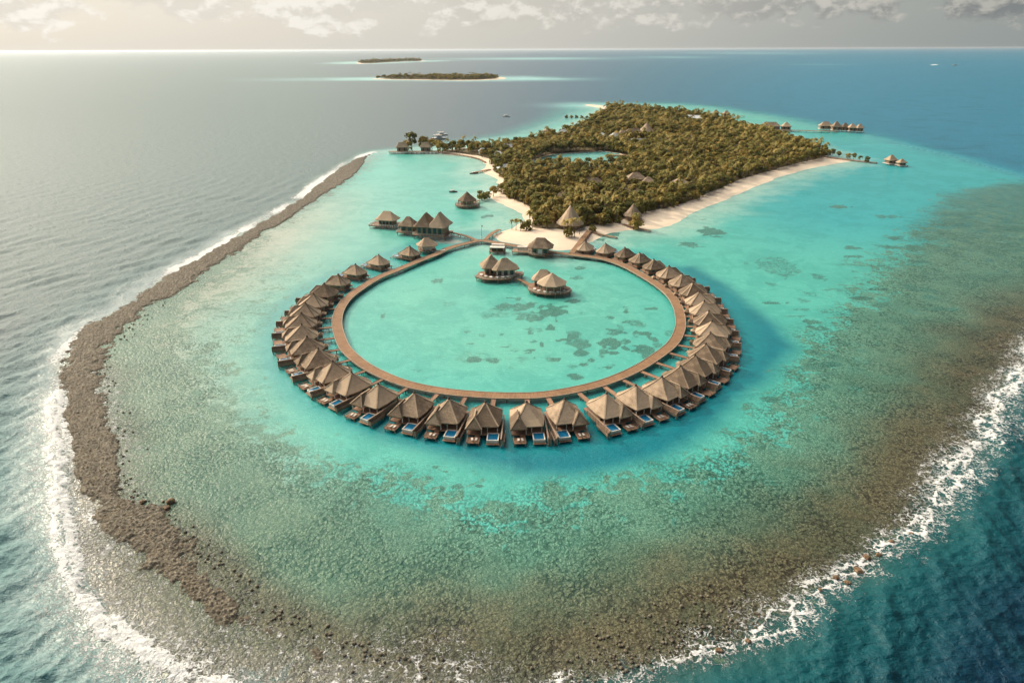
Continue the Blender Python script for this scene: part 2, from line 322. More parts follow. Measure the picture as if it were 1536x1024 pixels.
# ------------------------------------------------------------------ sea
def make_sea():
    nr, nc = 860, 900
    v = np.linspace(1 / 62.0, 1 / 2600.0, nr - 60) ; D = np.concatenate([1 / v, np.geomspace(2600, 52000, 61)[1:]])
    u = np.linspace(-1, 1, nc); u = u * (1 + .25 * u * u) / 1.25
    Dg, U = np.meshgrid(D, u, indexing='ij')
    Y = Dg - 20.0; X = U * (Dg * 1.12 + 25)
    X = X.astype(np.float32).ravel(); Y = Y.astype(np.float32).ravel()
    sp = np.maximum(np.gradient(D)[:, None] * np.ones((1, nc)), (D * 2.24 / nc)[:, None]).astype(np.float32).ravel()
    wob = (fbm(X / 14, Y / 14, 4, 3) - .5) * 2; wob2 = (fbm(X / 55, Y / 55, 3, 9) - .5) * 2
    sd = sdf(X, Y, LAGOON) + wob * 5 + wob2 * 6 * sstep(Y, 120, 500)
    isl = sdf(X, Y, SHORE); pond = sdf(X, Y, POND); clr = sdf(X, Y, CLEAR) + wob * 9 + wob2 * 6
    ch = sdf(X, Y, CHAN) + wob * 1.5
    dfr, pfr = seg_dist(X, Y, FOAM_R); dfl, pfl = seg_dist(X, Y, FOAM_L); dro, pro = seg_dist(X, Y, RO); dri, _ = seg_dist(X, Y, RI)
    mixc = lambda a, b, t: a + (np.array(b, np.float32) - a) * t[:, None]
    K = 1.0
    # open sea by distance from the reef edge
    out = -sd; wid = 45 + .35 * np.maximum(0, Y - 350)
    c = np.zeros((len(X), 3), np.float32) + np.array((.0013, .021, .046), np.float32)
    c = mixc(c, (.014, .060, .064), sstep(-X / np.maximum(Y, 1), -.05, .35) * sstep(Y, 100, 300))
    c = mixc(c, (.001, .013, .034), sstep(X, 60, 260) * (1 - sstep(Y, 250, 600)))
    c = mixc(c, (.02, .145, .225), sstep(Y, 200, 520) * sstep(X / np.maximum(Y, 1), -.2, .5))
    c = mixc(c, (.002, .070, .076), (1 - sstep(out, 1, wid * .75)) * .85 * (1 - .9 * sstep(Y, 250, 480))); c = mixc(c, (.004, .105, .11), (1 - sstep(out, 10, 90)) * (1 - sstep(Y, 130, 240)) * (X < 0) * .9)
    # lagoon
    lag = np.zeros_like(c) + np.array(lin(98, 200, 180), np.float32)
    lag = mixc(lag, lin(52, 178, 182), sstep(X, 90, 210) * sstep(Y, 290, 430) * (1 - sstep(Y, 700, 1100)) * .85)
    lag = mixc(lag, lin(164, 198, 176), sstep(-X, 40, 140) * (1 - sstep(Y, 330, 620)) * .85)
    lag = mixc(lag, lin(186, 186, 162), (1 - sstep(dri, 4, 52)) * (1 - sstep(Y, 330, 600)) * sstep(-X, 20, 70))
    ringin = sdf(X, Y, WALK)
    lag = mixc(lag, lin(122, 208, 182), sstep(ringin, 0, 30) * (.45 + .5 * wob2))
    lag = mixc(lag, lin(200, 226, 205), (1 - sstep(-isl, 0, 40 + 25 * wob)) * .75)
    lag = mixc(lag, lin(140, 205, 190), sstep(pond, -5, 5))
    # the dredged channel round the ring
    chm = sstep(ch, -5, 6) * (1 - sstep(ringin, -8, 6))
    lag = mixc(lag, lin(0, 130, 142), chm * .96)
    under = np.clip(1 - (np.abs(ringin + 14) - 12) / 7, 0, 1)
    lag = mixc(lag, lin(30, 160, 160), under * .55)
    for (px, py, rx, ry, s) in [(672, 362, 26, 3.5, .9), (650, 357, 10, 2.5, .6), (780, 357, 40, 6, .7)]:
        gx, gy = G(px, py); ax = G(px + rx, py)[0] - gx; ay = G(px, py - ry)[1] - gy
        lag = mixc(lag, lin(222, 214, 190), s * (1 - sstep(np.hypot((X - gx) / ax, (Y - gy) / ay) + wob * .25, .5, 1.1)))
    reef = sstep(-clr, 3, 38)
    lag = mixc(lag, lin(86, 116, 96), reef * .95)
    dfe = np.minimum(dfr, np.where(X < 0, dfl + 8, 1e9)); brown = (1 - sstep(dfe + wob * 7 + wob2 * 5, 9, 40)) * sstep(sd, -6, 4)
    brown = np.maximum(brown, .9 * (1 - sstep(dri, 2, 12)) * (1 - sstep(Y, 110, 150)))
    brown *= 1 - sstep(Y, 240, 330) * (X > 0) * .85
    lag = mixc(lag, lin(78, 142, 134), reef * sstep(Y, 190, 300) * (X > 0) * .8)
    lag = mixc(lag, lin(86, 84, 66), brown * .95)
    tin = sstep(sd, -.18 * wid - 2, 8 + .12 * wid)
    lag = lag * np.array((.56, .595, .63), np.float32)
    c = c + (lag - c) * tin[:, None]
    # shelves of the far isles
    for isle, w in ((ISLE1, 60), (ISLE2, 110)):
        cx, cy = np.mean([p[0] for p in isle]), np.mean([p[1] for p in isle])
        d = sdf(cx + (X - cx) * .72, cy + (Y - cy) * 1.0, isle)
        c = mixc(c, lin(140, 196, 190), .55 * (1 - sstep(-d + wob2 * 30, 5, w * 2.2)))
    # pale shoals far out
    for (px, py, rx, ry, s) in [(800, 88, 130, 1.6, .5), (1010, 86, 60, 1.2, .35), (1120, 80, 110, 1.1, .3), (480, 119, 90, 2, .3), (820, 119, 70, 2.0, .45), (880, 158, 60, 4, .5), (1230, 97, 60, .8, .2)]:
        gx, gy = G(px, py); ax = G(px + rx, py)[0] - gx; ay = G(px, py - ry)[1] - gy
        c = mixc(c, lin(140, 200, 196), s * np.exp(-(((X - gx) / ax) ** 2 + ((Y - gy) / ay) ** 2) * 1.2))
    # coral cover
    cor = np.clip(sstep(-clr, -26, 26) * .68 + brown * .27, 0, .98) * tin
    cor = np.maximum(cor, .30 * sstep(-X, 40, 110) * (1 - sstep(Y, 300, 420)) * tin * (1 - sstep(ringin, -30, -10)))
    cor *= 1 - .75 * sstep(ch, -3, 5)
    cor = np.where(isl > -8, 0, cor)
    cor *= 1 - .55 * sstep(Y, 260, 520) * (X > 0)
    blobs = [(775, 459, 30, 6, .8), (745, 468, 34, 8, .55), (832, 468, 22, 7, .9), (800, 472, 20, 6, .7), (716, 536, 44, 9, .55), (740, 500, 50, 8, .3), (655, 420, 9, 4, .8), (627, 345, 14, 3, .3), (700, 355, 12, 2.5, .4), (920, 498, 14, 5, .8), (958, 486, 13, 4, .7), (875, 516, 16, 6, .8), (918, 515, 16, 8, .95), (938, 513, 9, 6, .8), (874, 530, 14, 6, .85), (905, 527, 8, 4, .8), (902, 533, 6, 3, .7), (886, 540, 7, 4, .8), (968, 526, 16, 9, .9), (986, 516, 8, 5, .7), (950, 540, 6, 3, .4), (862, 500, 10, 4, .7), (900, 552, 5, 3, .7), (830, 540, 14, 4, .4), (870, 402, 9, 3, .8), (866, 417, 9, 3, .7), (733, 324, 12, 3.2, .9), (690, 340, 8, 2, .5), (1067, 347, 19, 7, .9), (1036, 367, 21, 5.5, .8), (1052, 329, 9, 2.2, .6), (1010, 358, 14, 3, .4), (1085, 330, 18, 4, .3), (1160, 398, 36, 14, .62), (1130, 384, 30, 6, .3), (1180, 350, 16, 14, .25), (917, 351, 14, 4, .9), (900, 359, 12, 3, .8), (755, 361, 12, 3, .6), (668, 693, 11, 8, .95), (698, 700, 12, 7, .6), (520, 560, 60, 10, .1), (470, 375, 45, 12, .32), (420, 400, 50, 12, .25), (505, 352, 30, 6, .3), (735, 268, 12, 2, .4), (765, 275, 9, 2, .4), (1320, 255, 40, 5, .25), (600, 560, 40, 6, .15), (1265, 300, 50, 9, .2), (560, 520, 40, 10, .12)]
    rb = random.Random(21)
    for _ in range(95):
        px, py = rb.gauss(830, 110), rb.gauss(500, 36)
        if 540 < px < 1000 and 440 < py < 572: blobs.append((px, py, rb.uniform(3, 13), rb.uniform(1.6, 4.6), rb.uniform(.55, 1.0)))
    for _ in range(110):
        a_ = rb.uniform(0, 1); px, py = 1075 + 330 * a_ + rb.gauss(0, 60), 620 - 300 * a_ + rb.gauss(0, 34); blobs.append((px, py, rb.uniform(6, 22), rb.uniform(1.8, 5), rb.uniform(.6, 1.0)))
    for _ in range(40):
        a_ = rb.uniform(0, 1); px, py = 470 + 520 * a_ + rb.gauss(0, 20), 650 + 60 * math.sin(a_ * 3.14) + rb.gauss(8, 14); blobs.append((px, py, rb.uniform(4, 12), rb.uniform(2.5, 6), rb.uniform(.4, .9)))
    bm = np.zeros(len(X), np.float32); bl1 = (fbm(X / 3.6, Y / 3.6, 4, 61) - .5) * 1.5 * (1 - sstep(Y, 400, 700))
    for (px, py, rx, ry, s) in blobs:
        gx, gy = G(px, py); ax = G(px + rx, py)[0] - gx; ay = G(px, py - ry)[1] - gy
        q = np.hypot((X - gx) / ax, (Y - gy) / ay) * .92 + wob * .22 + bl1
        bm = np.maximum(bm, s * (1 - sstep(q, .72, 1.12)))
    bm *= 1 - .9 * sstep(ch, -7, 1)
    # foam
    rag = (fbm(X / 4.2, Y / 4.2, 4, 41) - .5) * 2
    wr = np.interp(pfr, np.arange(len(FOAM_R)), [7, 7, 6, 6, 5.5, 5, 5, 4.5, 4, 3.2, 3, 3.2, 3.4, 3.6, 3.2, 2.6, 2.6, 2.5, 2.5])
    fo = .68 * np.exp(-((dfr + wob * 3 + rag * 3.4 - .6) / (wr * .23)) ** 2)
    fo = np.maximum(fo,   .37 * np.exp(-((dfr - 1.5 + wob * 4 + rag * 3) / (wr * 1.5)) ** 2))
    wl = np.interp(pfl, np.arange(len(FOAM_L)), [3, 3.2, 3.2, 3.5, 3.6, 3.6, 3.6, 3.6, 3.8, 4, 4.2, 4.4, 4, 4])
    fo = np.maximum(fo, .84 * np.exp(-((dfl + wob * 1.5 + rag * 2.2 - .6) / (wl * .46)) ** 2)); fo = np.maximum(fo, .44 * np.exp(-((dfl + rag * 2.5) / (wl * 1.5)) ** 2))
    shel = (sd > 0) * (1 - sstep(dfl, 10, 34)) * (X < 20) * (1 - sstep(Y, 215, 240))
    fo = np.maximum(fo, .45 * shel * (.62 + .6 * wob2)); fo = np.maximum(fo, .46 * (1 - sstep(dfl, 2, 14)) * (.7 + .6 * wob))
    wo = np.interp(pro, np.arange(len(RO)), [7, 7, 7, 7, 5.5, 5, 4.5, 4, 3.5, 3, 2.6, 2.4, 2.4, 2, 1.5, 1, 1, 1, 1, 1, 1, 1, 1, 1])
    ob = (fbm(X / 30, Y / 30, 2, 33) - .3) * 2.2
    fo = np.maximum(fo, np.clip(.2 + ob, .0, .9) * np.exp(-(np.maximum(dro + wob * 2 + rag * 2 - 1, 0) / (wo * .75)) ** 2) * (sd < 6) * (X < 0))
    fo = np.where((Y > 110) | (X > -400), fo, 0)
    gx, gy = G(1420, 99); fo = np.maximum(fo, .0 * X)
    w0 = G(1432, 98); w1 = G(1360, 96.5); dw, _ = seg_dist(X, Y, [w0, w1]); fo = np.maximum(fo, .75 * (1 - sstep(dw, 8, 40)))
    fo = np.where(isl > 0, 0, fo)
    # swell outside the reef, broken water on it
    z = np.zeros(len(X), np.float32); amp = 1 - sstep(sd, -14, 2)
    rs = np.random.default_rng(4)
    for k in range(22):
        lam = float(np.exp(rs.uniform(math.log(3.0), math.log(30)))); th = rs.normal(-.55, .55); kx, ky = math.cos(th), math.sin(th); ph = rs.uniform(0, 6.28)
        a = .0085 * lam ** .9 * sstep(lam / sp, 2.5, 5)
        s_ = np.sin(2 * math.pi / lam * (X * kx + Y * ky) + ph + 1.5 * wob2); z += a * (1 - np.abs(s_)) * 2 * (.5 + .9 * vnoise(X / (lam * 2), Y / (lam * 2), 50 + k))
    z = z * amp
    fine = fbm(X / 1.1, Y / 1.1, 4, 21)
    z += np.clip(fo, 0, 1.1) ** 2 * (fine * 1.1 - .2) * (1 - sstep(sp, .6, 1.5)) * .9
    z += .8 * np.exp(-((dfl + 1.0 + rag * .8) / 2.4) ** 2) * (Y < 215)
    z -= .15
    lee = sstep(-X / np.maximum(Y, 60), -.25, .45)
    rgh = .26 + .14 * amp + .36 * amp * lee + .04 * sstep(Y, 300, 1500)
    o = np_mesh('sea', np.stack([X, Y, z], 1), grid_faces(nr, nc), sea_mat(), dict(gloss=.11 + (1 - tin) * (.05 + .84 * lee), body=c, coral=cor, patch=bm, foam=fo, rgh=rgh, brown=brown, open=amp), True)
    tag(o, 'turquoise lagoon and open blue sea round the reef', 'sea', kind='structure')
def sea_mat():
    m, t = mat_new('sea_water'); pos = t.n('ShaderNodeNewGeometry').outputs['Position']
    body = t.attr('body', 'Color'); coral = t.attr('coral'); patch = t.attr('patch'); foam = t.attr('foam'); br = t.attr('brown'); op = t.attr('open')
    p2 = t.vmul(pos, (1, 1, 0))
    big = t.noise(p2, .15, 5, .62, .8); mid = t.noise(p2, .5, 6, .7, .5); fin = t.noise(p2, 2.6, 4, .7, .5)
    vor = t.n('ShaderNodeTexVoronoi', dict(feature='F1'), Scale=1.25, Vector=t.n('ShaderNodeVectorMath', dict(operation='ADD')).outputs[0]); 
    va = vor.inputs['Vector'].links[0].from_node; t.set(va, 0, p2); nn = t.n('ShaderNodeTexNoise', Scale=1.0, Detail=4.0); t.set(nn, 'Vector', p2); t.set(va, 1, t.vmul(nn.outputs['Color'], (1.7, 1.7, 0)))
    cell = vor.outputs['Distance']
    cv = t.math('ADD', t.math('MULTIPLY', big, .76), t.math('MULTIPLY', mid, .26))
    cm = t.smooth(t.math('ADD', t.math('SUBTRACT', coral, t.math('MULTIPLY', cv, 2.1)), .70), 0.0, .14)
    cm = t.math('MULTIPLY', cm, t.smooth(coral, .02, .2))
    pm = t.smooth(t.math('SUBTRACT', t.math('ADD', patch, t.math('MULTIPLY', t.math('SUBTRACT', mid, .5), 1.9)), .42), -.05, .42)
    pm = t.math('MULTIPLY', t.math('MULTIPLY', pm, t.smooth(patch, .02, .3)), t.smooth(patch, -.1, .9))
    ccol = t.mix(br, lin(40, 74, 64), lin(48, 46, 33))
    ccol = t.mix(t.smooth(fin, .3, .75), ccol, t.mix(br, lin(120, 152, 124), lin(124, 116, 86)))
    c = t.mix(t.math('MULTIPLY', cm, .72), body, ccol)
    c = t.mix(t.math('MULTIPLY', pm, .92), c, t.mix(t.smooth(fin, .35, .7), lin(26, 74, 72), lin(84, 138, 120)))
    # shade in crevices between the coral heads put into the colour; pale tips
    k = t.math('MULTIPLY', t.smooth(coral, .1, .55), t.math('MULTIPLY_ADD', t.smooth(t.noise(p2, .055, 4, .6, .7), .36, .62), .7, .5))
    c = t.mix(t.math('MULTIPLY', t.math('MULTIPLY', t.smooth(cell, .40, .75), k), .8), c, t.mix(br, lin(44, 82, 70), lin(42, 38, 28)))
    tip = t.math('MULTIPLY', t.math('MULTIPLY', t.smooth(fin, .60, .78), k), .5)
    c = t.mix(tip, c, t.mix(br, lin(190, 208, 176), lin(176, 164, 128)))
    # sand ripples, weed and light blotches over clean sand
    clean = t.math('SUBTRACT', 1.0, op, clamp=True)
    c = t.mix(t.math('MULTIPLY', t.math('MULTIPLY', t.smooth(mid, .5, .68), clean), .45), c, t.mix(1.0, c, (1.5, 1.32, 1.26), 'MULTIPLY'))
    c = t.mix(t.math('MULTIPLY', t.math('MULTIPLY', t.smooth(fin, .52, .3), clean), .38), c, t.mix(1.0, c, (.45, .68, .72), 'MULTIPLY'))
    c = t.mix(t.math('MULTIPLY', t.math('MULTIPLY', t.smooth(t.math('MULTIPLY_ADD', t.noise(p2, .024, 3, .6, .6), .45, t.math('MULTIPLY', t.noise(p2, .085, 5, .65, 1.0), .6)), .47, .60), clean), .55), c, t.mix(1.0, c, (.55, .78, .80), 'MULTIPLY'))
    # open sea: slow patches of greener water
    c = t.mix(t.math('MULTIPLY', t.math('MULTIPLY', t.smooth(t.noise(p2, .03, 4, .6, .8), .48, .75), op), .45), c, (.002, .05, .055))
    # foam lace
    lace = t.n('ShaderNodeTexVoronoi', dict(feature='DISTANCE_TO_EDGE'), Scale=.8); lv = t.n('ShaderNodeVectorMath', dict(operation='ADD')); t.set(lv, 0, p2)
    n2 = t.n('ShaderNodeTexNoise', Scale=.7, Detail=5.0); t.set(n2, 'Vector', p2); t.set(lv, 1, t.vmul(n2.outputs['Color'], (3.2, 3.2, 0))); t.set(lace, 'Vector', lv.outputs[0])
    lw = t.math('SUBTRACT', 1.0, t.smooth(lace.outputs['Distance'], 0.0, .28))
    fpat = t.math('ADD', t.math('MULTIPLY', lw, .45), t.math('ADD', t.math('MULTIPLY', t.smooth(fin, .3, .7), .3), t.math('MULTIPLY', t.smooth(mid, .3, .7), .35)))
    fm = t.smooth(t.math('SUBTRACT', t.math('MULTIPLY', foam, 1.2), t.math('SUBTRACT', 1.0, fpat)), .0, .30)
    fm = t.math('MULTIPLY', fm, t.smooth(foam, .03, .25))
    c = t.mix(t.math('MULTIPLY', fm, .93), c, (.66, .66, .65))
    # waves
    w1 = t.noise(t.vmul(pos, (.8, 1.15, 0)), .16, 4, .55, .5); w2 = t.noise(t.vmul(pos, (.75, 1.25, 0)), .75, 4, .62, .6); w3 = t.noise(p2, 2.6, 3, .6)
    hh = t.math('ADD', t.math('MULTIPLY', w1, t.math('MULTIPLY_ADD', op, 1.1, .12)), t.math('ADD', t.math('MULTIPLY', w2, t.math('MULTIPLY_ADD', op, .46, .17)), t.math('MULTIPLY', w3, .09)))
    hh = t.math('ADD', hh, t.math('MULTIPLY', fm, t.math('MULTIPLY', fin, .4)))
    hh = t.math('SUBTRACT', hh, t.math('MULTIPLY', t.math('MULTIPLY', cell, k), .22))
    b = bumpn(t, hh, 1.0, 1.0)
    rough = t.mix(fm, t.attr('rgh'), (.8, .8, .8))
    p = t.n('ShaderNodeBsdfPrincipled', Normal=b, IOR=1.5); t.set(p, 'Base Color', c); t.set(p, 'Roughness', rough); t.set(p, 'Specular IOR Level', t.attr('gloss'))
    t.n('ShaderNodeOutputMaterial', Surface=p.outputs[0]); return m
make_sea()

# ------------------------------------------------------------------ bare coral reef crest
def make_reef():
    n = 26; O = smooth_line(RO, n); I = smooth_line(RI, n)
    O = np.array(O); I = np.array(I); mid = (O + I) / 2
    # resample: row spacing grows with distance
    seg = np.hypot(*np.diff(mid, axis=0).T); dist = np.hypot(mid[:, 0], mid[:, 1]); want = np.clip(dist[:-1] * .0019, .28, 3)
    cnt = np.concatenate([[0], np.cumsum(seg / want)]); N = int(cnt[-1]); q = np.linspace(0, cnt[-1], N)
    f = lambda A: np.stack([np.interp(q, cnt, A[:, 0]), np.interp(q, cnt, A[:, 1])], 1)
    O, I = f(O), f(I); nt = 90; tt = np.linspace(-.22, 1.22, nt)
    P = O[:, None, :] + (I - O)[:, None, :] * tt[None, :, None]; X = P[..., 0].ravel(); Y = P[..., 1].ravel()
    W = np.hypot(*(I - O).T)[:, None] * np.ones((1, nt)); W = W.ravel(); T = (np.ones((N, 1)) * tt[None]).ravel()
    de = np.minimum(T, 1 - T) * W                      # metres from the nearer edge
    endf = np.clip(np.minimum(np.arange(N) * .5, (N - 1 - np.arange(N)) * .5) / 20, 0, 1)[:, None] * np.ones((1, nt)); endf = endf.ravel()
    fade = np.clip((np.arange(N) / N - .80) / .2, 0, 1)[:, None] * np.ones((1, nt)); fade = fade.ravel()
    e = -9 * fade ** 1.2 - 3.6 * sstep(Y, 230, 420) + de + (fbm(X / 7, Y / 7, 4, 5) - .5) * 12 + (fbm(X / 1.6, Y / 1.6, 3, 6) - .5) * 5 - (1 - endf) * 6
    w, idv = worley(X / .95, Y / .95, 8); w2, id2 = worley(X / .5, Y / .5, 18)
    stone = np.clip(.75 - w, 0, 1) * (.25 + idv) * .62 + np.clip(.7 - w2, 0, 1) * (.2 + id2) * .32
    Z = -.5 + .47 * sstep(e, -2, 3.2) + stone * sstep(e, -3, 1.5) + .28 * fbm(X / 5, Y / 5, 3, 15) * sstep(e, 0, 4)
    m, t = mat_new('reef_rubble'); pos = t.n('ShaderNodeNewGeometry').outputs['Position']
    a = t.attr('tint'); n1 = t.noise(pos, .25, 4, .6); n2 = t.noise(pos, 2.2, 5, .65)
    c = t.mix(t.smooth(t.math('ADD', t.math('MULTIPLY', n2, .6), t.math('MULTIPLY', a, .45)), .3, .8), (.075, .064, .046), (.25, .215, .16))
    c = t.mix(t.math('MULTIPLY', t.smooth(n1, .42, .7), .4), c, (.13, .095, .055))
    wet = t.smooth(t.n('ShaderNodeSeparateXYZ', Vector=pos).outputs[2], .25, .02)
    vr_ = t.n('ShaderNodeTexVoronoi', dict(feature='F1'), Scale=1.9); t.set(vr_, 'Vector', pos)
    c = t.mix(t.math('MULTIPLY', t.smooth(vr_.outputs['Distance'], .45, .8), .6), c, (.03, .022, .015)); c = t.mix(t.math('MULTIPLY', t.smooth(n2, .6, .75), .5), c, (.42, .34, .24))
    c = t.mix(t.math('MULTIPLY', wet, .4), c, (.055, .045, .03))
    n2 = t.math('SUBTRACT', n2, t.math('MULTIPLY', vr_.outputs['Distance'], .8))
    finish(m, t, c, .85, bumpn(t, n2, .9, .3), spec=.25)
    o = np_mesh('reef', np.stack([X, Y, Z], 1), grid_faces(N, nt), m, dict(tint=.6 * idv + .4 * id2), True)
    tag(o, 'bare brown coral rubble ridge curving along the left edge of the lagoon', 'reef', kind='structure')
make_reef()
def rock_mesh(name, seed, r=1.0):
    import bmesh
    bm = bmesh.new(); bmesh.ops.create_icosphere(bm, subdivisions=3, radius=1); rs = random.Random(seed)
    dirs = [Vector((rs.gauss(0, 1), rs.gauss(0, 1), rs.gauss(0, 1))).normalized() for _ in range(9)]; lim = [rs.uniform(.55, .9) for _ in dirs]
    ph = [rs.uniform(0, 6) for _ in range(3)]
    for v in bm.verts:
        for d, l in zip(dirs, lim):
            k = v.co.dot(d)
            if k > l: v.co -= d * (k - l) * .85
        v.co *= 1 + .08 * math.sin(5 * v.co.x + ph[0]) * math.sin(6 * v.co.y + ph[1]) + .05 * math.sin(11 * v.co.z + ph[2])
        v.co.z *= .62
    me = bpy.data.meshes.new(name); bm.to_mesh(me); bm.free(); me.materials.append(M['rock']); return me
rocks = [rock_mesh('coral_boulder', s) for s in range(5)]
def boulder(px, py, s, label, group=None):
    o = bpy.data.objects.new('coral_boulder', rocks[random.randrange(5)]); COL.objects.link(o); x, y = G(px, py)
    o.location = (x, y, .12 * s); o.scale = (s * random.uniform(.8, 1.3), s * random.uniform(.8, 1.2), s * random.uniform(.7, 1.1)); o.rotation_euler.z = random.uniform(0, 6)
    tag(o, label, 'boulder', group)
for (px, py, s, lb) in [(1286, 855, .95, 'largest rusty brown boulder in the surf of the right reef edge'), (1254, 866, .75, 'brown boulder just left of the largest boulder in the right surf'), (1271, 874, .7, 'boulder on the seaward side of the largest boulder in the right surf'), (1300, 836, 1.0, 'flat dark boulder behind the largest boulder in the right surf'),
                        (1318, 832, .7, 'small boulder at the right end of the boulder row in the surf'), (1230, 884, .55, 'small boulder at the left end of the main boulder row in the surf'), (1078, 975, .7, 'lone orange brown boulder in the foam at the bottom right reef edge'), (1122, 961, .55, 'small boulder where the bottom foam line starts to rise to the right'),
                        (1338, 812, .6, 'boulder where the wide right foam band begins'), (1367, 800, .5, 'highest boulder in the right foam band'), (256, 753, 1.1, 'lone dark coral boulder standing inside the lagoon beside the bare reef'), (251, 762, .8, 'lower neighbour of the lone boulder inside the lagoon'), (213, 753, .7, 'boulder between the bare reef and the lone lagoon boulder')]:
    boulder(px, py, s, lb)
def make_rubble():
    V, Fq, k = [], [], 0; me = rocks[0]; rs = random.Random(3)
    base = np.array([v.co for v in me.vertices]); fs = np.array([p.vertices[:] for p in me.polygons])
    for _ in range(520):
        if rs.random() < .6:
            i = rs.uniform(12, len(FOAM_R) - 3); q = FOAM_R[int(i)]; q2 = FOAM_R[int(i) + 1]; f = i % 1
            x = q[0] + (q2[0] - q[0]) * f - abs(rs.gauss(0, 7)) * .55 + rs.gauss(0, 1.5); y = q[1] + (q2[1] - q[1]) * f + abs(rs.gauss(0, 7)) * .8
            if rs.random() < .35: continue
        else:
            i = rs.uniform(9, len(RI) - 1.01); q = RI[int(i)]; q2 = RI[int(i) + 1]; f = i % 1
            x = q[0] + (q2[0] - q[0]) * f + abs(rs.gauss(0, 3)); y = q[1] + (q2[1] - q[1]) * f + rs.gauss(0, 1.5)
        s = rs.uniform(.16, .42); a = rs.uniform(0, 6.28); c_, s_ = math.cos(a) * s, math.sin(a) * s
        b = np.stack([base[:, 0] * c_ - base[:, 1] * s_ + x, base[:, 0] * s_ + base[:, 1] * c_ + y, base[:, 2] * s - .02], 1)
        V.append(b); Fq.append(fs + k); k += len(b)
    o = np_mesh('coral_rubble', np.concatenate(V), np.concatenate(Fq), 'stone'); tag(o, 'loose coral stones strewn along the reef edges', 'rubble', kind='stuff')
make_rubble()

# ------------------------------------------------------------------ island ground
def ground_mat():
    m, t = mat_new('island_ground'); pos = t.n('ShaderNodeNewGeometry').outputs['Position']; n1 = t.noise(pos, .12, 5, .6, .4); n2 = t.noise(pos, 1.2, 4)
    sand = t.mix(n1, (.56, .44, .33), (.70, .58, .45)); sand = t.mix(t.math('MULTIPLY', t.smooth(n2, .5, .75), .3), sand, (.44, .33, .23))
    soil = t.mix(n2, (.07, .055, .03), (.17, .13, .075))
    w = t.smooth(t.math('ADD', t.attr('wood'), t.math('MULTIPLY', t.math('SUBTRACT', n1, .5), .8)), .35, .65)
    c = t.mix(w, sand, soil)
    wet = t.smooth(t.n('ShaderNodeSeparateXYZ', Vector=pos).outputs[2], .35, .0)
    c = t.mix(t.math('MULTIPLY', wet, .35), c, (.46, .40, .31))
    return finish(m, t, c, .95, bumpn(t, n2, .4, .2), spec=.1)
GM = ground_mat()
CLEARING = Gs([(990, 212), (1004, 208), (1046, 205), (1052, 210), (1015, 215)], 0)
def make_island():
    x0, x1 = -120, 560; ys = np.geomspace(325, 1500, 520); xs = np.linspace(x0, x1, 420); Yg, Xg = np.meshgrid(ys, xs, indexing='ij'); X, Y = Xg.ravel(), Yg.ravel()
    wob = (fbm(X / 12, Y / 12, 3, 2) - .5) * 2
    sd = sdf(X, Y, SHORE) + wob * 2.2; pd = sdf(X, Y, POND) + wob * 3
    h = np.clip(sd * .075, -1.2, 1.5) + np.clip(sd - 12, 0, 60) * .012; h = np.where(sd > 0, h + .25 * (fbm(X / 9, Y / 9, 3, 4) - .4) * sstep(sd, 2, 12), h)
    h = np.minimum(h, np.clip(-pd * .12, -1.2, 3))
    wd = sdf(X, Y, WOOD) + wob * 2; cl = sdf(X, Y, CLEARING)
    wood_ = np.maximum(sstep(wd, -1, 6), 0) * (1 - sstep(pd, -3, 0)) * (1 - sstep(cl, -6, 2))
    o = np_mesh('island', np.stack([X, Y, h - .08], 1), grid_faces(len(ys), len(xs)), GM, dict(wood=wood_), True)
    tag(o, 'long sandy island with pale beaches behind the ring', 'island', kind='structure')
    for nm, isle, lb in (('islet', ISLE1, 'low islet with a pale beach on the horizon side of the island'), ('islet', ISLE2, 'faint farthest islet near the horizon')):
        a = np.array(smooth_line(isle, 6, True)); c = a.mean(0); rings = [c + (a - c) * s for s in (1.12, 1.0, .8, .4, .02)]; zz = (-.8, .3, 1.5, 2, 2.2)
        V = np.concatenate([np.column_stack([r, np.full(len(r), z)]) for r, z in zip(rings, zz)]); n = len(a)
        Fq = [(k * n + j, k * n + (j + 1) % n, (k + 1) * n + (j + 1) % n, (k + 1) * n + j) for k in range(4) for j in range(n)]
        o = np_mesh(nm, V, Fq, GM, dict(wood=np.repeat((0, 0, 1, 1, 1), n))); tag(o, lb, 'islet', kind='structure')
make_island()

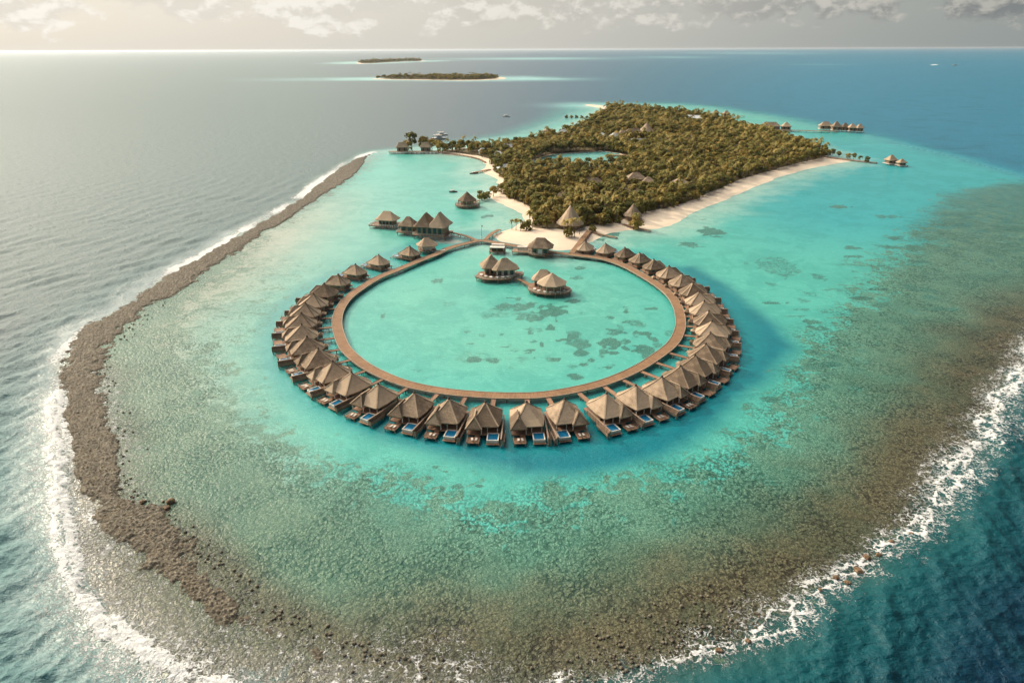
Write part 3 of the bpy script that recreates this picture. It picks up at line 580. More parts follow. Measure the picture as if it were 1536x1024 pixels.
# ------------------------------------------------------------------ trees
def resample(P, step, closed=False):
    Q = list(P) + ([P[0]] if closed else []); d = [0]
    for a, b in zip(Q, Q[1:]): d.append(d[-1] + math.dist(a, b))
    n = max(2, int(d[-1] / step)); t = np.linspace(0, d[-1], n + 1)[:-1] if closed else np.linspace(0, d[-1], n + 1)
    return list(zip(np.interp(t, d, [p[0] for p in Q]), np.interp(t, d, [p[1] for p in Q])))
def quad_at(c, nrm, size, roll, asp=1.0):
    nrm = nrm.normalized(); a = nrm.orthogonal().normalized(); b = nrm.cross(a); ca, sa = math.cos(roll), math.sin(roll); u = (a * ca + b * sa) * size; w = (b * ca - a * sa) * size * asp
    return [c - u - w, c + u - w, c + u + w, c - u + w]
def broadleaf(seed, h, r, nblob, nleaf, leaf, flat=.62):
    rs = random.Random(seed); V, Fq = [], []
    blobs = []
    for k in range(nblob):
        a = k * 2.4 + rs.uniform(-.4, .4); rr = r * .68 * math.sqrt((k + .3) / nblob); zz = h - r * flat * (.55 + .9 * (rr / r) ** 2) + rs.uniform(-.7, .6)
        blobs.append((Vector((rr * math.cos(a), rr * math.sin(a), zz)), r * rs.uniform(.30, .46)))
    for k in range(max(2, nblob // 3)):
        a = rs.uniform(0, 6.28); blobs.append((Vector((r * .55 * math.cos(a), r * .55 * math.sin(a), h - r * 1.25 + rs.uniform(-.5, .5))), r * rs.uniform(.28, .36)))
    for c, br in blobs:
        for _ in range(nleaf):
            d = Vector((rs.gauss(0, 1), rs.gauss(0, 1), rs.gauss(.25, 1))).normalized(); p = c + Vector((d.x, d.y, d.z * .8)) * br * rs.uniform(.72, 1.05)
            n = (d + Vector((rs.gauss(0, .42), rs.gauss(0, .42), rs.gauss(.15, .42)))); i = len(V)
            V += quad_at(p, n, leaf * rs.uniform(.6, 1.15), rs.uniform(0, 6), rs.uniform(.5, .8)); Fq.append((i, i + 1, i + 2, i + 3))
    tk = MB(); tk.tube([(0, 0, -.6), (.15, .05, h * .3), (.1, .2, h * .62)], [.30, .22, .14], 6)
    for c, br in blobs[1::3]: tk.tube([(.1, .12, h * .45), (c.x * .5, c.y * .5, (h * .5 + c.z) / 2), (c.x * .9, c.y * .9, c.z)], [.13, .1, .05], 4)
    return np.array([tuple(v) for v in V]), np.array(Fq), tk
def palm(seed, h, L, nf, ns=5):
    rs = random.Random(seed); V, Fq = [], []; lean = Vector((rs.uniform(-1.4, 1.4), rs.uniform(-1.4, 1.4), 0)); top = Vector((lean.x, lean.y, h))
    for k in range(nf):
        a = 2 * math.pi * k / nf * 1.0 + rs.uniform(-.25, .25); up = rs.choice([.95, .6, .25, -.05]) + rs.uniform(-.15, .15); Lk = L * rs.uniform(.82, 1.1)
        out = Vector((math.cos(a), math.sin(a), 0)); side = Vector((-math.sin(a), math.cos(a), 0)); prev = None
        for j in range(ns + 1):
            t = j / ns; p = top + out * (Lk * (t * math.cos(up) * (1 - .15 * t))) + Vector((0, 0, Lk * (t * math.sin(up) - .62 * t * t)))
            wd = .62 * math.sin(math.pi * min(1, .12 + t * .85)) + .05; dr = Vector((0, 0, -.42 * wd))
            cur = (p - side * wd + dr, p, p + side * wd + dr)
            if prev:
                i = len(V); V += [prev[0], prev[1], cur[1], cur[0], prev[1], prev[2], cur[2], cur[1]]; Fq += [(i, i + 1, i + 2, i + 3), (i + 4, i + 5, i + 6, i + 7)]
            prev = cur
    tk = MB(); tk.tube([(0, 0, -.6), (lean.x * .25, lean.y * .25, h * .35), (lean.x * .65, lean.y * .65, h * .7), (top.x, top.y, h)], [.28, .2, .16, .13], 6)
    return np.array([tuple(v) for v in V]), np.array(Fq), tk
class Tree: pass
KINDS = []
def add_kind(name, data, leafm, label, cat):
    k = Tree(); k.name, k.label, k.cat = name, label, cat; k.V, k.F, tk = data; k.lm = leafm
    k.crown = np_mesh('crown', k.V, k.F, leafm, dict(tint=np.zeros(len(k.V))), False).data
    k.trunk = tk.build('trunk', 'trunk').data
    for o in [o for o in COL.objects if o.data in (k.crown, k.trunk)]: bpy.data.objects.remove(o)
    k.tV = np.array(tk.v); k.tF = np.array([f for f in tk.f if len(f) == 4]); KINDS.append(k)
BL = 'bushy olive broadleaf tree packed into the near side of the island wood'
PL = 'coconut palm with drooping fronds among the trees of the near island wood'
SL = 'low round shrub at the foot of the near island wood'
for s, (h, r, nb, nl) in enumerate([(9.5, 4.4, 12, 34), (8.2, 3.9, 11, 32), (10.6, 4.0, 11, 34), (7.4, 4.6, 13, 30)]): add_kind('broadleaf_tree', broadleaf(s + 1, h, r, nb, nl, .52), 'leaf', BL, 'tree')
for s, (h, L, nf) in enumerate([(11.5, 4.6, 22), (9.2, 4.2, 20), (13.0, 4.4, 22)]): add_kind('palm_tree', palm(s + 20, h, L, nf), 'frond', PL, 'palm tree')
add_kind('shrub', broadleaf(44, 3.6, 2.6, 7, 26, .42), 'leaf', SL, 'shrub')
LOD = [broadleaf(s + 60, h, r, 8, 13, .95) for s, (h, r) in enumerate([(9.5, 4.2), (8.2, 4.4), (10.8, 4.0)])] + [palm(s + 80, h, 4.6, 13, 3) for s, h in enumerate([11.5, 13.5])]
NTREE = 0
def plant(k, x, y, z, s, rz, label=None, group=None):
    k = KINDS[k]; e = empty(k.name, (x, y, z), rz, label or k.label, k.cat, group); e.scale = (s, s, s * random.uniform(.9, 1.12))
    for nm, d in (('trunk', k.trunk), ('crown', k.crown)):
        o = bpy.data.objects.new(nm, d); COL.objects.link(o); o.parent = e
    return e
# island buildings: (px, py of the foot, kind, size...)
BUILD = [(855, 341, 'cone', 8.4, 14, 'tall conical thatched hall on the beach behind the ring'), (949, 329, 'cone', 6.0, 10.5, 'smaller conical thatched hut at the start of the long right beach'),
         (953, 276, 'hip', (17, 12), 9.5, 'grey thatched lodge half hidden in the middle of the wood'), (972, 278, 'hip', (11, 9), 7.0, 'low wing beside the grey lodge in the middle of the wood'), (1019, 281, 'hip', (13, 10), 7.6, 'thatched house among the trees to the right of the grey lodge'),
         (969, 202, 'cone', 11.5, 15, 'tall pointed thatched hall deep in the wood'), (950, 205, 'hip', (24, 11), 10, 'long pale roofed building left of the pointed hall'), (934, 206, 'hip', (14, 10), 9, 'pale roofed house farther left of the pointed hall'),
         (748, 238, 'white', (12, 8), 7.5, 'white walled house behind the left beach'), (724, 231, 'white', (9, 7), 6.5, 'white house among the trees left of the white walled house'), (764, 225, 'metal', (14, 7), 6.5, 'pale metal roofed shed behind the white walled house'), (757, 256, 'metal', (13, 8), 6.0, 'low blue grey roofed building near the left beach trees'),
         (922, 209, 'white', (13, 9), 8, 'small white house in the far wood above the pond'), (903, 209, 'white', (11, 9), 8, 'white house in the far wood, leftmost above the pond'), (845, 204, 'white', (14, 8), 8, 'white house near the far left shore'), (958, 215, 'metal', (24, 6), 5.5, 'long white roofed shed before the pointed hall'), (1040, 181, 'metal', (30, 10), 8, 'white roofed shed near the far right shore'),
         (893, 279, 'hip', (12, 9), 7, 'thatched house in the wood left of the grey lodge'), (840, 300, 'hip', (9, 7), 5.2, 'low thatched house hidden in the left part of the wood')]
def roof_rect(mb, w, l, ze, zp, ridge, ox=0, oy=0, ch=0.0, **k):
    """hip roof, ridge along local y"""
    a, b, r = w / 2, l / 2, ridge / 2
    if ch:
        e = [(-a + ch, -b), (a - ch, -b), (a, -b + ch), (a, b - ch), (a - ch, b), (-a + ch, b), (-a, b - ch), (-a, -b + ch)]; rg = [(0, -r)] * 3 + [(0, r)] * 4 + [(0, -r)]
    else: e = [(-a, -b), (a, -b), (a, b), (-a, b)]; rg = [(0, -r)] * 2 + [(0, r)] * 2
    if ridge == 0: rg = [(0, 0)] * len(e)
    return mb.roof([(x + ox, y + oy) for x, y in e], [(x + ox, y + oy) for x, y in rg], ze, zp, **k)
def roof_round(mb, n, r, ze, zp, ox=0, oy=0, a0=0, **k):
    e = [(ox + r * math.cos(2 * math.pi * j / n + a0), oy + r * math.sin(2 * math.pi * j / n + a0)) for j in range(n)]
    return mb.roof(e, [(ox, oy)] * n, ze, zp, **k)
EXC = []
def make_building(px, py, kind, size, h, label):
    x, y = G(px, py, 1.5); rz = random.uniform(-.5, .5)
    e = empty('thatched_house' if kind in ('cone', 'hip') else 'white_house' if kind == 'white' else 'shed', (x, y, 1.2), rz, label, 'house'); r = size if kind == 'cone' else max(size) / 2
    dl = math.hypot(x, y); EXC.append((x, y, r + 2.5)); [EXC.append((x - x / dl * q, y - y / dl * q, r * .9 + 1)) for q in ((r + 4, r + 11) if kind in ('cone', 'hip') else (r + 2,))]
    if y > 850: EXC.append((x - x / dl * (2 * r + 8), y - y / dl * (2 * r + 8), r))
    if kind == 'cone':
        roof_round(MB(), 12, size, 3.0, h, sag=.04).build('roof', 'thatch', e); MB().tube([(0, 0, h - .2), (0, 0, h + .9)], [.16, .05]).build('finial', 'dark', e)
        q = [(size * .72 * math.cos(2 * math.pi * j / 12), size * .72 * math.sin(2 * math.pi * j / 12)) for j in range(12)]; MB().prism(q, -.6, 3.1).build('wall', 'timber', e)
        for j in range(12): MB().tube([(size * .9 * math.cos(.26 + j * .5236), size * .9 * math.sin(.26 + j * .5236), -.6), (size * .9 * math.cos(.26 + j * .5236), size * .9 * math.sin(.26 + j * .5236), 3.0)], .13).build('post', 'post', e)
    else:
        w, l = size; rm = 'thatch' if kind == 'hip' else 'metal'; MB().box(-w / 2 + .9, w / 2 - .9, -l / 2 + .9, l / 2 - .9, -.6, h * .5).build('wall', 'plaster' if kind != 'hip' else 'timber', e)
        ro = MB(); (roof_rect(ro, l, w, h * .5, h, max(w - l, 0.5) * .9, sag=.05) if True else 0); ro.v = [(y_, -x_, z_) for x_, y_, z_ in ro.v]; ro.build('roof', rm, e)
        for k in range(3): MB().box(-w / 2 + 1.6 + k * (w - 3.2) / 3, -w / 2 + 1.6 + k * (w - 3.2) / 3 + 1.2, -l / 2 + .84, -l / 2 + .9, .4, h * .5 - .5).build('window', 'glass', e)
for b in BUILD: make_building(*b)
def island_z(x, y):
    X = np.array([x], float); Y = np.array([y], float); sd = sdf(X, Y, SHORE)[0]
    return max(0.0, min(sd * .075, 1.5) + max(0, min(sd - 12, 60)) * .012 - .1)
for q in ((1154, 196), (1178, 196.5)): EXC.append((*G(*q), 24))
def make_wood():
    global NTREE
    pts = []
    rs = random.Random(5); y = 340.0
    while y < 1420:
        st = 3.9 if y < 520 else 4.3 + (y - 520) * .0022
        x = -130.0
        while x < 560: pts.append((x + rs.uniform(-.48, .48) * st, y + rs.uniform(-.48, .48) * st)); x += st
        y += st
    n0 = len(pts); pc = np.mean(POND, axis=0)
    for q in resample(POND, 2.6, True):
        if q[1] > pc[1] - 6:
            for e_ in (1.5, 5, 9, 13): v_ = np.array(q) - pc; v_ = v_ / np.hypot(*v_); pts.append((q[0] + v_[0] * e_ * .6 + rs.uniform(-1.2, 1.2), q[1] + abs(v_[1]) * e_ + rs.uniform(-1, 1.5)))
    P = np.array(pts); X, Y = P.T; w = sdf(X, Y, WOOD); ok = (w > 1.2) & (sdf(X, Y, POND) < -3.0) & (sdf(X, Y + 9 + 10 * fbm(X / 9, Y / 9, 2, 7), POND) < -3.0) & (sdf(X, Y, CLEARING) < -3)
    gap = fbm(X / 16, Y / 16, 3, 77); ok &= (gap < .635) | (w < 8)
    ok[n0:] = sdf(X[n0:], Y[n0:], POND) < -.4
    for ex, ey, er in EXC: ok &= np.hypot(X - ex, Y - ey) > er
    pt = Gs([(857, 379), (884, 345), (905, 330)]); ok &= seg_dist(X, Y, pt)[0] > 2.5
    X, Y, w = X[ok], Y[ok], w[ok]; d = np.hypot(X, Y); order = np.argsort(d); dens = fbm(X / 35, Y / 35, 2, 91)
    sd = sdf(X, Y, SHORE); Zs = np.maximum(0, np.clip(sd * .075, 0, 1.5) + np.clip(sd - 12, 0, 60) * .012 - .1)
    V, Fq, T, off = {}, {}, {}, {}
    V = {'leaf': [], 'frond': [], 'trunk': []}; Fq = {k: [] for k in V}; T = {k: [] for k in V}; off = dict.fromkeys(V, 0)
    nind = 262
    for n, i in enumerate(order):
        x, y_, z = X[i], Y[i], Zs[i]; edge = w[i] < 5; r = rs.random(); palmy = dens[i] > .5
        if n < nind:
            k = rs.choice([4, 5, 6]) if r < (.42 if palmy else .2) else (7 if edge and r > .7 else rs.randrange(4))
            plant(k, x, y_, z, rs.choice((.6, .68, .76, .86, 1.0)), rs.uniform(0, 6.28), group={'tree': 'broadleaf trees of the near island wood', 'palm tree': 'palms of the near island wood', 'shrub': 'shrubs of the near island wood'}[KINDS[k].cat]); NTREE += 1
            continue
        near = d[i] < 620
        if near:
            k = rs.choice([4, 5, 6]) if r < (.42 if palmy else .16) else (7 if edge and r > .7 else rs.randrange(4)); kk = KINDS[k]; bv, bf, lm, tv, tf = kk.V, kk.F, kk.lm, kk.tV, kk.tF
            if lm == 'leaf': keep = np.arange(len(bf)) % 5 != 0; bf = bf[keep]
        else:
            k = rs.choice([3, 4]) if r < (.34 if palmy else .1) else rs.randrange(3); bv, bf, tk = LOD[k]; lm = 'frond' if k > 2 else 'leaf'; tv = np.array(tk.v); tf = np.array([f for f in tk.f if len(f) == 4]) if edge or k > 2 else None
        s = rs.choice((.56, .64, .72, .8, .95)) * (1.0 if d[i] < 800 else 1.08); a = rs.uniform(0, 6.28); ca, sa = math.cos(a) * s, math.sin(a) * s; tint = rs.random()
        for nm, vv, ff in ((lm, bv, bf), ('trunk', tv, tf)):
            if ff is None or (nm == 'trunk' and not edge and near and k < 4): continue
            q = np.stack([vv[:, 0] * ca - vv[:, 1] * sa + x, vv[:, 0] * sa + vv[:, 1] * ca + y_, vv[:, 2] * s * (.9 + .2 * tint) + z], 1).astype(np.float32)
            V[nm].append(q); Fq[nm].append(ff + off[nm]); off[nm] += len(q); T[nm].append(np.full(len(q), tint, np.float32))
    # one object for the part of the wood nobody could count
    allV = np.concatenate([np.concatenate(V[k]) for k in V]); o1 = sum(len(q) for q in V['leaf']); o2 = o1 + sum(len(q) for q in V['frond'])
    fl = [np.concatenate(Fq['leaf']), np.concatenate(Fq['frond']) + o1, np.concatenate(Fq['trunk']) + o2]; allF = np.concatenate(fl); tt = np.concatenate([np.concatenate(T[k]) for k in V])
    o = np_mesh('forest', allV, allF, 'leaf', dict(tint=tt), False); o.data.materials.append(M['frond']); o.data.materials.append(M['trunk'])
    o.data.polygons.foreach_set('material_index', np.repeat(np.arange(3), [len(f) for f in fl]).astype(np.int32))
    tag(o, 'dense olive green wood covering the island behind its nearest trees', 'forest', kind='stuff')
    print('trees', len(order), 'faces', len(allF))
make_wood()
def lone(px, py, k, s, label, group=None):
    global NTREE
    x, y = G(px, py, .6); NTREE += 1; plant(k, x, y, max(.1, island_z(x, y)) if group is None else .3, s, random.uniform(0, 6), label, group)
for (px, py, k, s, lb) in [(846, 354, 5, .95, 'short palm left of the two in front of the conical beach hall'), (853, 356, 7, 1.5, 'green shrub at the foot of the conical beach hall'), (862, 356, 4, .95, 'yellowish palm in front of the right side of the conical beach hall'), (869, 352, 6, .72, 'small palm at the right corner of the conical beach hall'),
                           (774, 345, 5, .75, 'small palm at the sandy point by the beach footbridge'), (781, 347, 6, .58, 'second small palm at the sandy point, nearer the water'), (789, 346, 7, 1.7, 'round shrub behind the small palms of the sandy point'), (768, 343, 5, .6, 'lowest palm at the tip of the sandy point'),
                           (950, 343, 4, .85, 'lone golden palm at the water edge beside the little beach jetty'), (954, 342, 7, 1.9, 'round bush beneath the lone golden palm'), (889, 347, 7, 1.1, 'dark shrub where the sand path leaves the beach'), (730, 297, 3, .8, 'round tree on the spit beside the lagoon pavilion jetty'), (740, 294, 1, .95, 'taller tree on the spit behind the lagoon pavilion jetty'), (723, 299, 7, 1.7, 'shrub at the tip of the spit beside the lagoon pavilion')]:
    lone(px, py, k, s, lb)
for i, (px, py, k, s) in enumerate([(1248, 234, 0, .75), (1257, 236, 1, .75), (1272, 237, 3, .7), (1280, 239, 0, .62), (1290, 240.5, 1, .6), (1300, 243, 3, .68)]):
    lone(px, py, k, s, ['first round tree of the row on the far right spit, next to the wood', 'second round tree of the row on the far right spit', 'third round tree of the row on the far right spit', 'fourth round tree of the row on the far right spit', 'last but one round tree of the row on the far right spit', 'outermost round tree at the end of the far right spit'][i], 'row of trees on the right spit')
for i, (px, py) in enumerate([(618, 226), (636, 225), (648, 225), (611, 226), (656, 227), (663, 229)]):
    lone(px, py, [2, 0, 1, 3, 1, 3][i], [1.7, 1.5, 1.5, 1.45, 1.5, 1.5][i], ['tall tree between the two houses of the far left pier', 'small tree beside the right house of the far left pier', 'tree at the right end of the right house on the far left pier', 'tree behind the left house of the far left pier', 'tree on the causeway next to the far left pier', 'second tree on the causeway, nearer the island'][i], 'trees on the far left pier')
def far_wood(isle, n, h, label, seed):
    rs = random.Random(seed); V, Fq, T, off = [], [], [], 0; xs = [p[0] for p in isle]; ys = [p[1] for p in isle]; k = 0
    while k < n:
        x, y = rs.uniform(min(xs), max(xs)), rs.uniform(min(ys), max(ys))
        d = sdf(np.array([x]), np.array([y]), isle)[0]
        if d < 1: continue
        k += 1; bv, bf, _ = LOD[rs.randrange(5) if rs.random() < .4 else rs.randrange(3)]; s = h / 10 * rs.uniform(.7, 1.25) * (.7 + .3 * min(1, d / 25)); a = rs.uniform(0, 6.28)
        q = np.stack([(bv[:, 0] * math.cos(a) - bv[:, 1] * math.sin(a)) * s * 1.3 + x, (bv[:, 0] * math.sin(a) + bv[:, 1] * math.cos(a)) * s * 1.3 + y, bv[:, 2] * s + .8], 1); V.append(q); Fq.append(bf + off); off += len(q); T.append(np.full(len(q), rs.random()))
    o = np_mesh('forest', np.concatenate(V), np.concatenate(Fq), 'leaf', dict(tint=np.concatenate(T)), False); tag(o, label, 'forest', kind='stuff')
far_wood(ISLE1, 520, 12, 'dark wood covering the nearer low islet', 3)
far_wood(ISLE2, 420, 19, 'dark wood on the faint farthest islet', 4)

# ------------------------------------------------------------------ boardwalk
def offset_loop(P, d):
    n = len(P); out = []
    for i in range(n):
        a, b = P[i - 1], P[(i + 1) % n]; tx, ty = b[0] - a[0], b[1] - a[1]; L = math.hypot(tx, ty); out.append((P[i][0] + ty / L * d, P[i][1] - tx / L * d))
    return out
def walk_mat():
    m, t = mat_new('walkway_planks'); u = t.attr('along'); vv = t.attr('across'); tc = t.n('ShaderNodeNewGeometry').outputs['Position']
    cv = t.n('ShaderNodeCombineXYZ', X=t.math('MULTIPLY', u, 1.0), Y=t.math('MULTIPLY', vv, .08), Z=0.0)
    n1 = t.noise(cv, 2.6, 4, .7); n2 = t.noise(tc, .25, 3); n3 = t.noise(tc, 2.5, 4)
    seam = t.smooth(t.math('FRACT', t.math('MULTIPLY', u, .42)), .07, .0)
    f = t.math('ADD', t.math('MULTIPLY', n1, .75), t.math('ADD', t.math('MULTIPLY', n2, .3), t.math('MULTIPLY', n3, .15)))
    c = t.mix(t.smooth(f, .38, .85), (.13, .068, .032), (.31, .175, .092)); c = t.mix(t.math('MULTIPLY', seam, .45), c, (.06, .035, .022))
    return finish(m, t, c, .8, bumpn(t, n1, .5, .06))
M['walk'] = walk_mat()
WW, WZ = 3.6, 1.5
def strip(name, P, w, z, th, mat, parent, closed=False):
    """a plank way along the points, with the length and width of each place stored for the plank pattern"""
    n = len(P); V, A, C = [], [], []; s = 0.0
    for i in range(n):
        a, b = (P[i - 1], P[(i + 1) % n]) if closed else (P[max(i - 1, 0)], P[min(i + 1, n - 1)]); tx, ty = b[0] - a[0], b[1] - a[1]; L = math.hypot(tx, ty)
        if i: s += math.dist(P[i], P[i - 1])
        zz = z[i] if isinstance(z, list) else z
        for o_, dz in ((-w / 2, 0), (w / 2, 0), (w / 2, -th), (-w / 2, -th)): V.append((P[i][0] + ty / L * o_, P[i][1] - tx / L * o_, zz + dz)); A.append(s); C.append(o_)
    Fq = [(4 * i + k, 4 * i + (k + 1) % 4, 4 * ((i + 1) % n) + (k + 1) % 4, 4 * ((i + 1) % n) + k) for i in range(n if closed else n - 1) for k in range(4)]
    if not closed: Fq += [(0, 1, 2, 3), (4 * n - 1, 4 * n - 2, 4 * n - 3, 4 * n - 4)]
    Fq = [tuple(reversed(f)) for f in Fq]
    o = np_mesh(name, V, Fq, mat, dict(along=A, across=C), False)
    if parent: o.parent = parent
    return o
def trestles(P, w, z, parent, closed=False, mat='post'):
    n = len(P)
    for i in range(n):
        a, b = (P[i - 1], P[(i + 1) % n]) if closed else (P[max(i - 1, 0)], P[min(i + 1, n - 1)]); tx, ty = b[0] - a[0], b[1] - a[1]; L = math.hypot(tx, ty); ox, oy = ty / L * w / 2 * .86, -tx / L * w / 2 * .86
        mb = MB(); x, y = P[i]
        for s in (-1, 1): mb.tube([(x + s * ox, y + s * oy, -.8), (x + s * ox, y + s * oy, z - .3)], .16, 6)
        mb.beam((x - ox * 1.1, y - oy * 1.1, z - .28), (x + ox * 1.1, y + oy * 1.1, z - .28), .25, .28); mb.build('trestle', mat, parent)
bw = empty('boardwalk', (0, 0, 0), 0, 'wide brown plank boardwalk forming the ring that joins all the villas', 'boardwalk')
wp = resample(WALK, 1.6, True); strip('deck', wp, WW, WZ, .28, 'walk', bw, True)
strip('kerb', offset_loop(wp, WW / 2 + .12), .22, WZ + .12, .5, 'post', bw, True); strip('kerb', offset_loop(wp, -WW / 2 - .12), .22, WZ + .12, .5, 'post', bw, True)
trestles(resample(WALK, 6.4, True), WW, WZ, bw, True)
def jetty(name, pts, w, z, label, cat='jetty', step=5, mat='walk', group=None):
    P = resample(smooth_line(pts, 5), 1.5); e = empty(name, (0, 0, 0), 0, label, cat, group); strip('deck', P, w, z, .25, mat, e); trestles(resample(P, step), w, z, e); return e
jetty('footbridge', Gs([(716, 360.5), (700, 354), (680, 349), (668, 346)], 1.6), 2.2, 1.6, 'narrow footbridge from the flagpole junction to the big twin roofed pavilion', 'footbridge')
jetty('footbridge', Gs([(728, 359.5), (733, 354), (739, 349), (749, 344)], 1.6), 2.4, 1.62, 'short footbridge from the flagpole junction to the sandy point', 'footbridge')
jetty('footpath', Gs([(857, 380), (866, 369), (875, 357), (884, 346)], 1.5), 3.0, 1.72, 'straight plank path from the ring across the sand to the trees', 'path')
jetty('jetty', Gs([(709, 259), (722, 256.5), (735, 254)], 1), 3.0, 1.1, 'stubby jetty with a dark end off the left beach')
jetty('jetty', Gs([(908, 233.5), (926, 232.5), (946, 233.5)], .9), 5, .9, 'wooden quay on the right bank of the island pond')
jetty('jetty', Gs([(718, 300), (712, 303), (708, 305)], 1.5), 2.2, 1.5, 'short jetty joining the lagoon pavilion to the spit')
jetty('jetty', Gs([(935, 336), (955, 342), (975, 346)], 1), 2.0, 1.1, 'little jetty beside the lone golden palm on the right beach')
jetty('jetty', Gs([(888, 348), (905, 352), (925, 356)], .9), 1.8, .9, 'thin dark jetty where the sand path leaves the beach')
jetty('jetty', Gs([(1240, 236), (1265, 238.5), (1290, 241.5), (1315, 244)], .9), 4, .9, 'long low jetty running out along the far right spit')
jetty('jetty', Gs([(665, 229.5), (690, 232), (715, 237), (728, 243)], .9), 2.0, .95, 'low curved walkway along the causeway to the far left pier', step=7)
jetty('footbridge', Gs([(1165, 195), (1190, 195.5), (1230, 196.5), (1255, 197)], 2), 6, 2.0, 'long footbridge to the far right row of huts', 'footbridge', 9)
jetty('footbridge', Gs([(777, 418), (786, 422), (796, 428)], 1.6), 2.0, 1.62, 'small footbridge between the two pavilions inside the ring', 'footbridge', 3)
jetty('jetty', Gs([(1058, 174), (1085, 175), (1116, 174)], 2), 4, 2.0, 'distant jetty behind the far right shore', step=12)
fp = empty('flagpole', (*G(722.5, 357, WZ), WZ), 0, 'thin flagpole at the junction of ring and footbridges', 'flagpole')
MB().tube([(0, 0, 0), (0, 0, 4), (0, 0, 8)], [.12, .1, .05], 8).build('pole', 'post', fp); MB().box(-.5, .5, -.5, .5, 0, .35).build('base', 'pale', fp); MB().box(.05, .8, -.02, .02, 6.6, 7.1).build('flag', 'dark', fp)

# ------------------------------------------------------------------ ring villas
def make_villa(mx, label):
    e = empty('water_villa', (0, 0, 0), 0, label, 'villa', 'thatched villas round the ring'); D = 1.45
    def P(mb, name, mat, parent=None): return mb.mirror(mx).build(name, mat, parent or e)
    ev = [(-2.4, -5.9), (2.4, -5.9), (4.75, -4.0), (5.0, 2.4), (4.3, 6.9), (-4.3, 6.9), (-5.0, 2.4), (-4.75, -4.0)]
    rf = P(MB().roof(ev, [(0, 0)] * 8, 3.75, 8.5, sag=.06, skirt=.45), 'roof', 'thatch')
    cap = MB()
    for k in (0, 1, 2, 4, 5, 7):                       # thatch rolls over the hips
        x, y = ev[k]; pts = []
        for t in (0.02, .3, .65, 1): pts.append((x * (1 - t), y * (1 - t), 3.75 + 4.75 * (t - .06 * math.sin(math.pi * t)) + .10))
        for a, b in zip(pts, pts[1:]): cap.beam(a, b, .42, .16)
    P(cap, 'ridge_roll', 'thatch', rf); P(MB().tube([(0, 0, 8.3), (0, 0, 8.85), (0, 0, 9.05)], [.42, .3, .1], 8), 'ridge_cap', 'dark', rf)
    sx = 2.75                                           # veranda roof over the outer corner
    vr = P(MB().roof([(sx - 2.3, 1.0), (sx + 2.45, 1.0), (sx + 2.45, 8.1), (sx - 2.3, 8.1)], [(sx, 1.0), (sx, 1.0), (sx, 5.4), (sx, 5.4)], 3.55, 6.35, sag=.04), 'veranda_roof', 'thatch')
    c2 = MB(); c2.beam((sx, 1, 6.5), (sx, 5.4, 6.48), .4, .16)
    for q in ((sx + 2.45, 8.1), (sx - 2.3, 8.1)): c2.beam((sx, 5.4, 6.45), (q[0], q[1], 3.62), .36, .15)
    P(c2, 'ridge_roll', 'thatch', vr)
    w = P(MB().box(-3.9, 3.9, -4.6, 3.6, D, 4.0), 'wall', 'timber')
    for x0, x1 in ((-3.5, -2.5), (-2.2, -1.2), (-.9, .1)): P(MB().box(x0, x1, 3.6, 3.66, D + .1, 3.5), 'window', 'glass')
    P(MB().box(.9, 3.4, 3.6, 3.66, D, 3.5), 'door', 'dark')
    for s in (-1, 1): P(MB().box(min(s * 3.9, s * 3.96), max(s * 3.9, s * 3.96), -2.4, -.6, 2.2, 3.5), 'window', 'glass')
    P(MB().box(-.7, .7, -4.66, -4.6, D, 3.4), 'door', 'dark')
    P(MB().box(-4.7, 4.9, -5.6, 7.6, D - .3, D), 'deck', 'deck')
    for x, y in ((.65, 7.3), (4.75, 7.3), (4.75, 4.2), (-3.9, 6.2), (-1.0, 6.2)): P(MB().box(x - .11, x + .11, y - .11, y + .11, D, 3.7), 'post', 'pale')
    pl = MB(); x0, x1, y0, y1 = -4.5, -1.1, 7.0, 11.2
    pl.box(x0, x1, y0, y1, .75, 1.15)
    for q in ((x0, x0 + .28, y0, y1), (x1 - .28, x1, y0, y1), (x0 + .28, x1 - .28, y0, y0 + .28), (x0 + .28, x1 - .28, y1 - .28, y1)): pl.box(*q, 1.15, 1.72)
    pool = P(pl, 'pool', 'pale'); P(MB().box(x0 + .28, x1 - .28, y0 + .28, y1 - .28, 1.152, 1.55), 'pool_water', 'pool', pool)
    P(MB().box(-4.7, -1.0, 11.2, 11.9, .5, .68), 'pool_ledge', 'deck')
    P(MB().box(-5.0 + .3, 5.0 - 6.0, 7.0, 7.0 + .001, .9, 1.1), 'beam', 'deck') if False else None
    sd = MB().box(.9, 4.5, 8.3, 11.8, .75, .95)
    for k in range(3): sd.box(1.0, 2.4, 7.6 + k * .24, 7.84 + k * .24, D - .32 - k * .16, D - .12 - k * .16)
    P(sd, 'sun_deck', 'deck'); ra = MB()
    for a, b in (((.9, 11.7), (4.5, 11.7)), ((4.42, 8.3), (4.42, 11.7))):
        ra.beam((*a, 1.55), (*b, 1.55), .1, .1)
        for t in np.linspace(0, 1, 4): ra.box(a[0] + (b[0] - a[0]) * t - .05, a[0] + (b[0] - a[0]) * t + .05, a[1] + (b[1] - a[1]) * t - .05, a[1] + (b[1] - a[1]) * t + .05, .95, 1.5)
    P(ra, 'railing', 'deck')
    sc = MB().box(-5.35, -5.15, -2.0, 12.2, 1.15, 2.75); sc.box(-6.1, -5.15 - .2, 5.5, 12.2, .75, .95)
    for y in np.arange(-1.6, 12.3, 1.7): sc.box(-5.42, -5.35, y - .09, y + .09, -.6, 2.85)
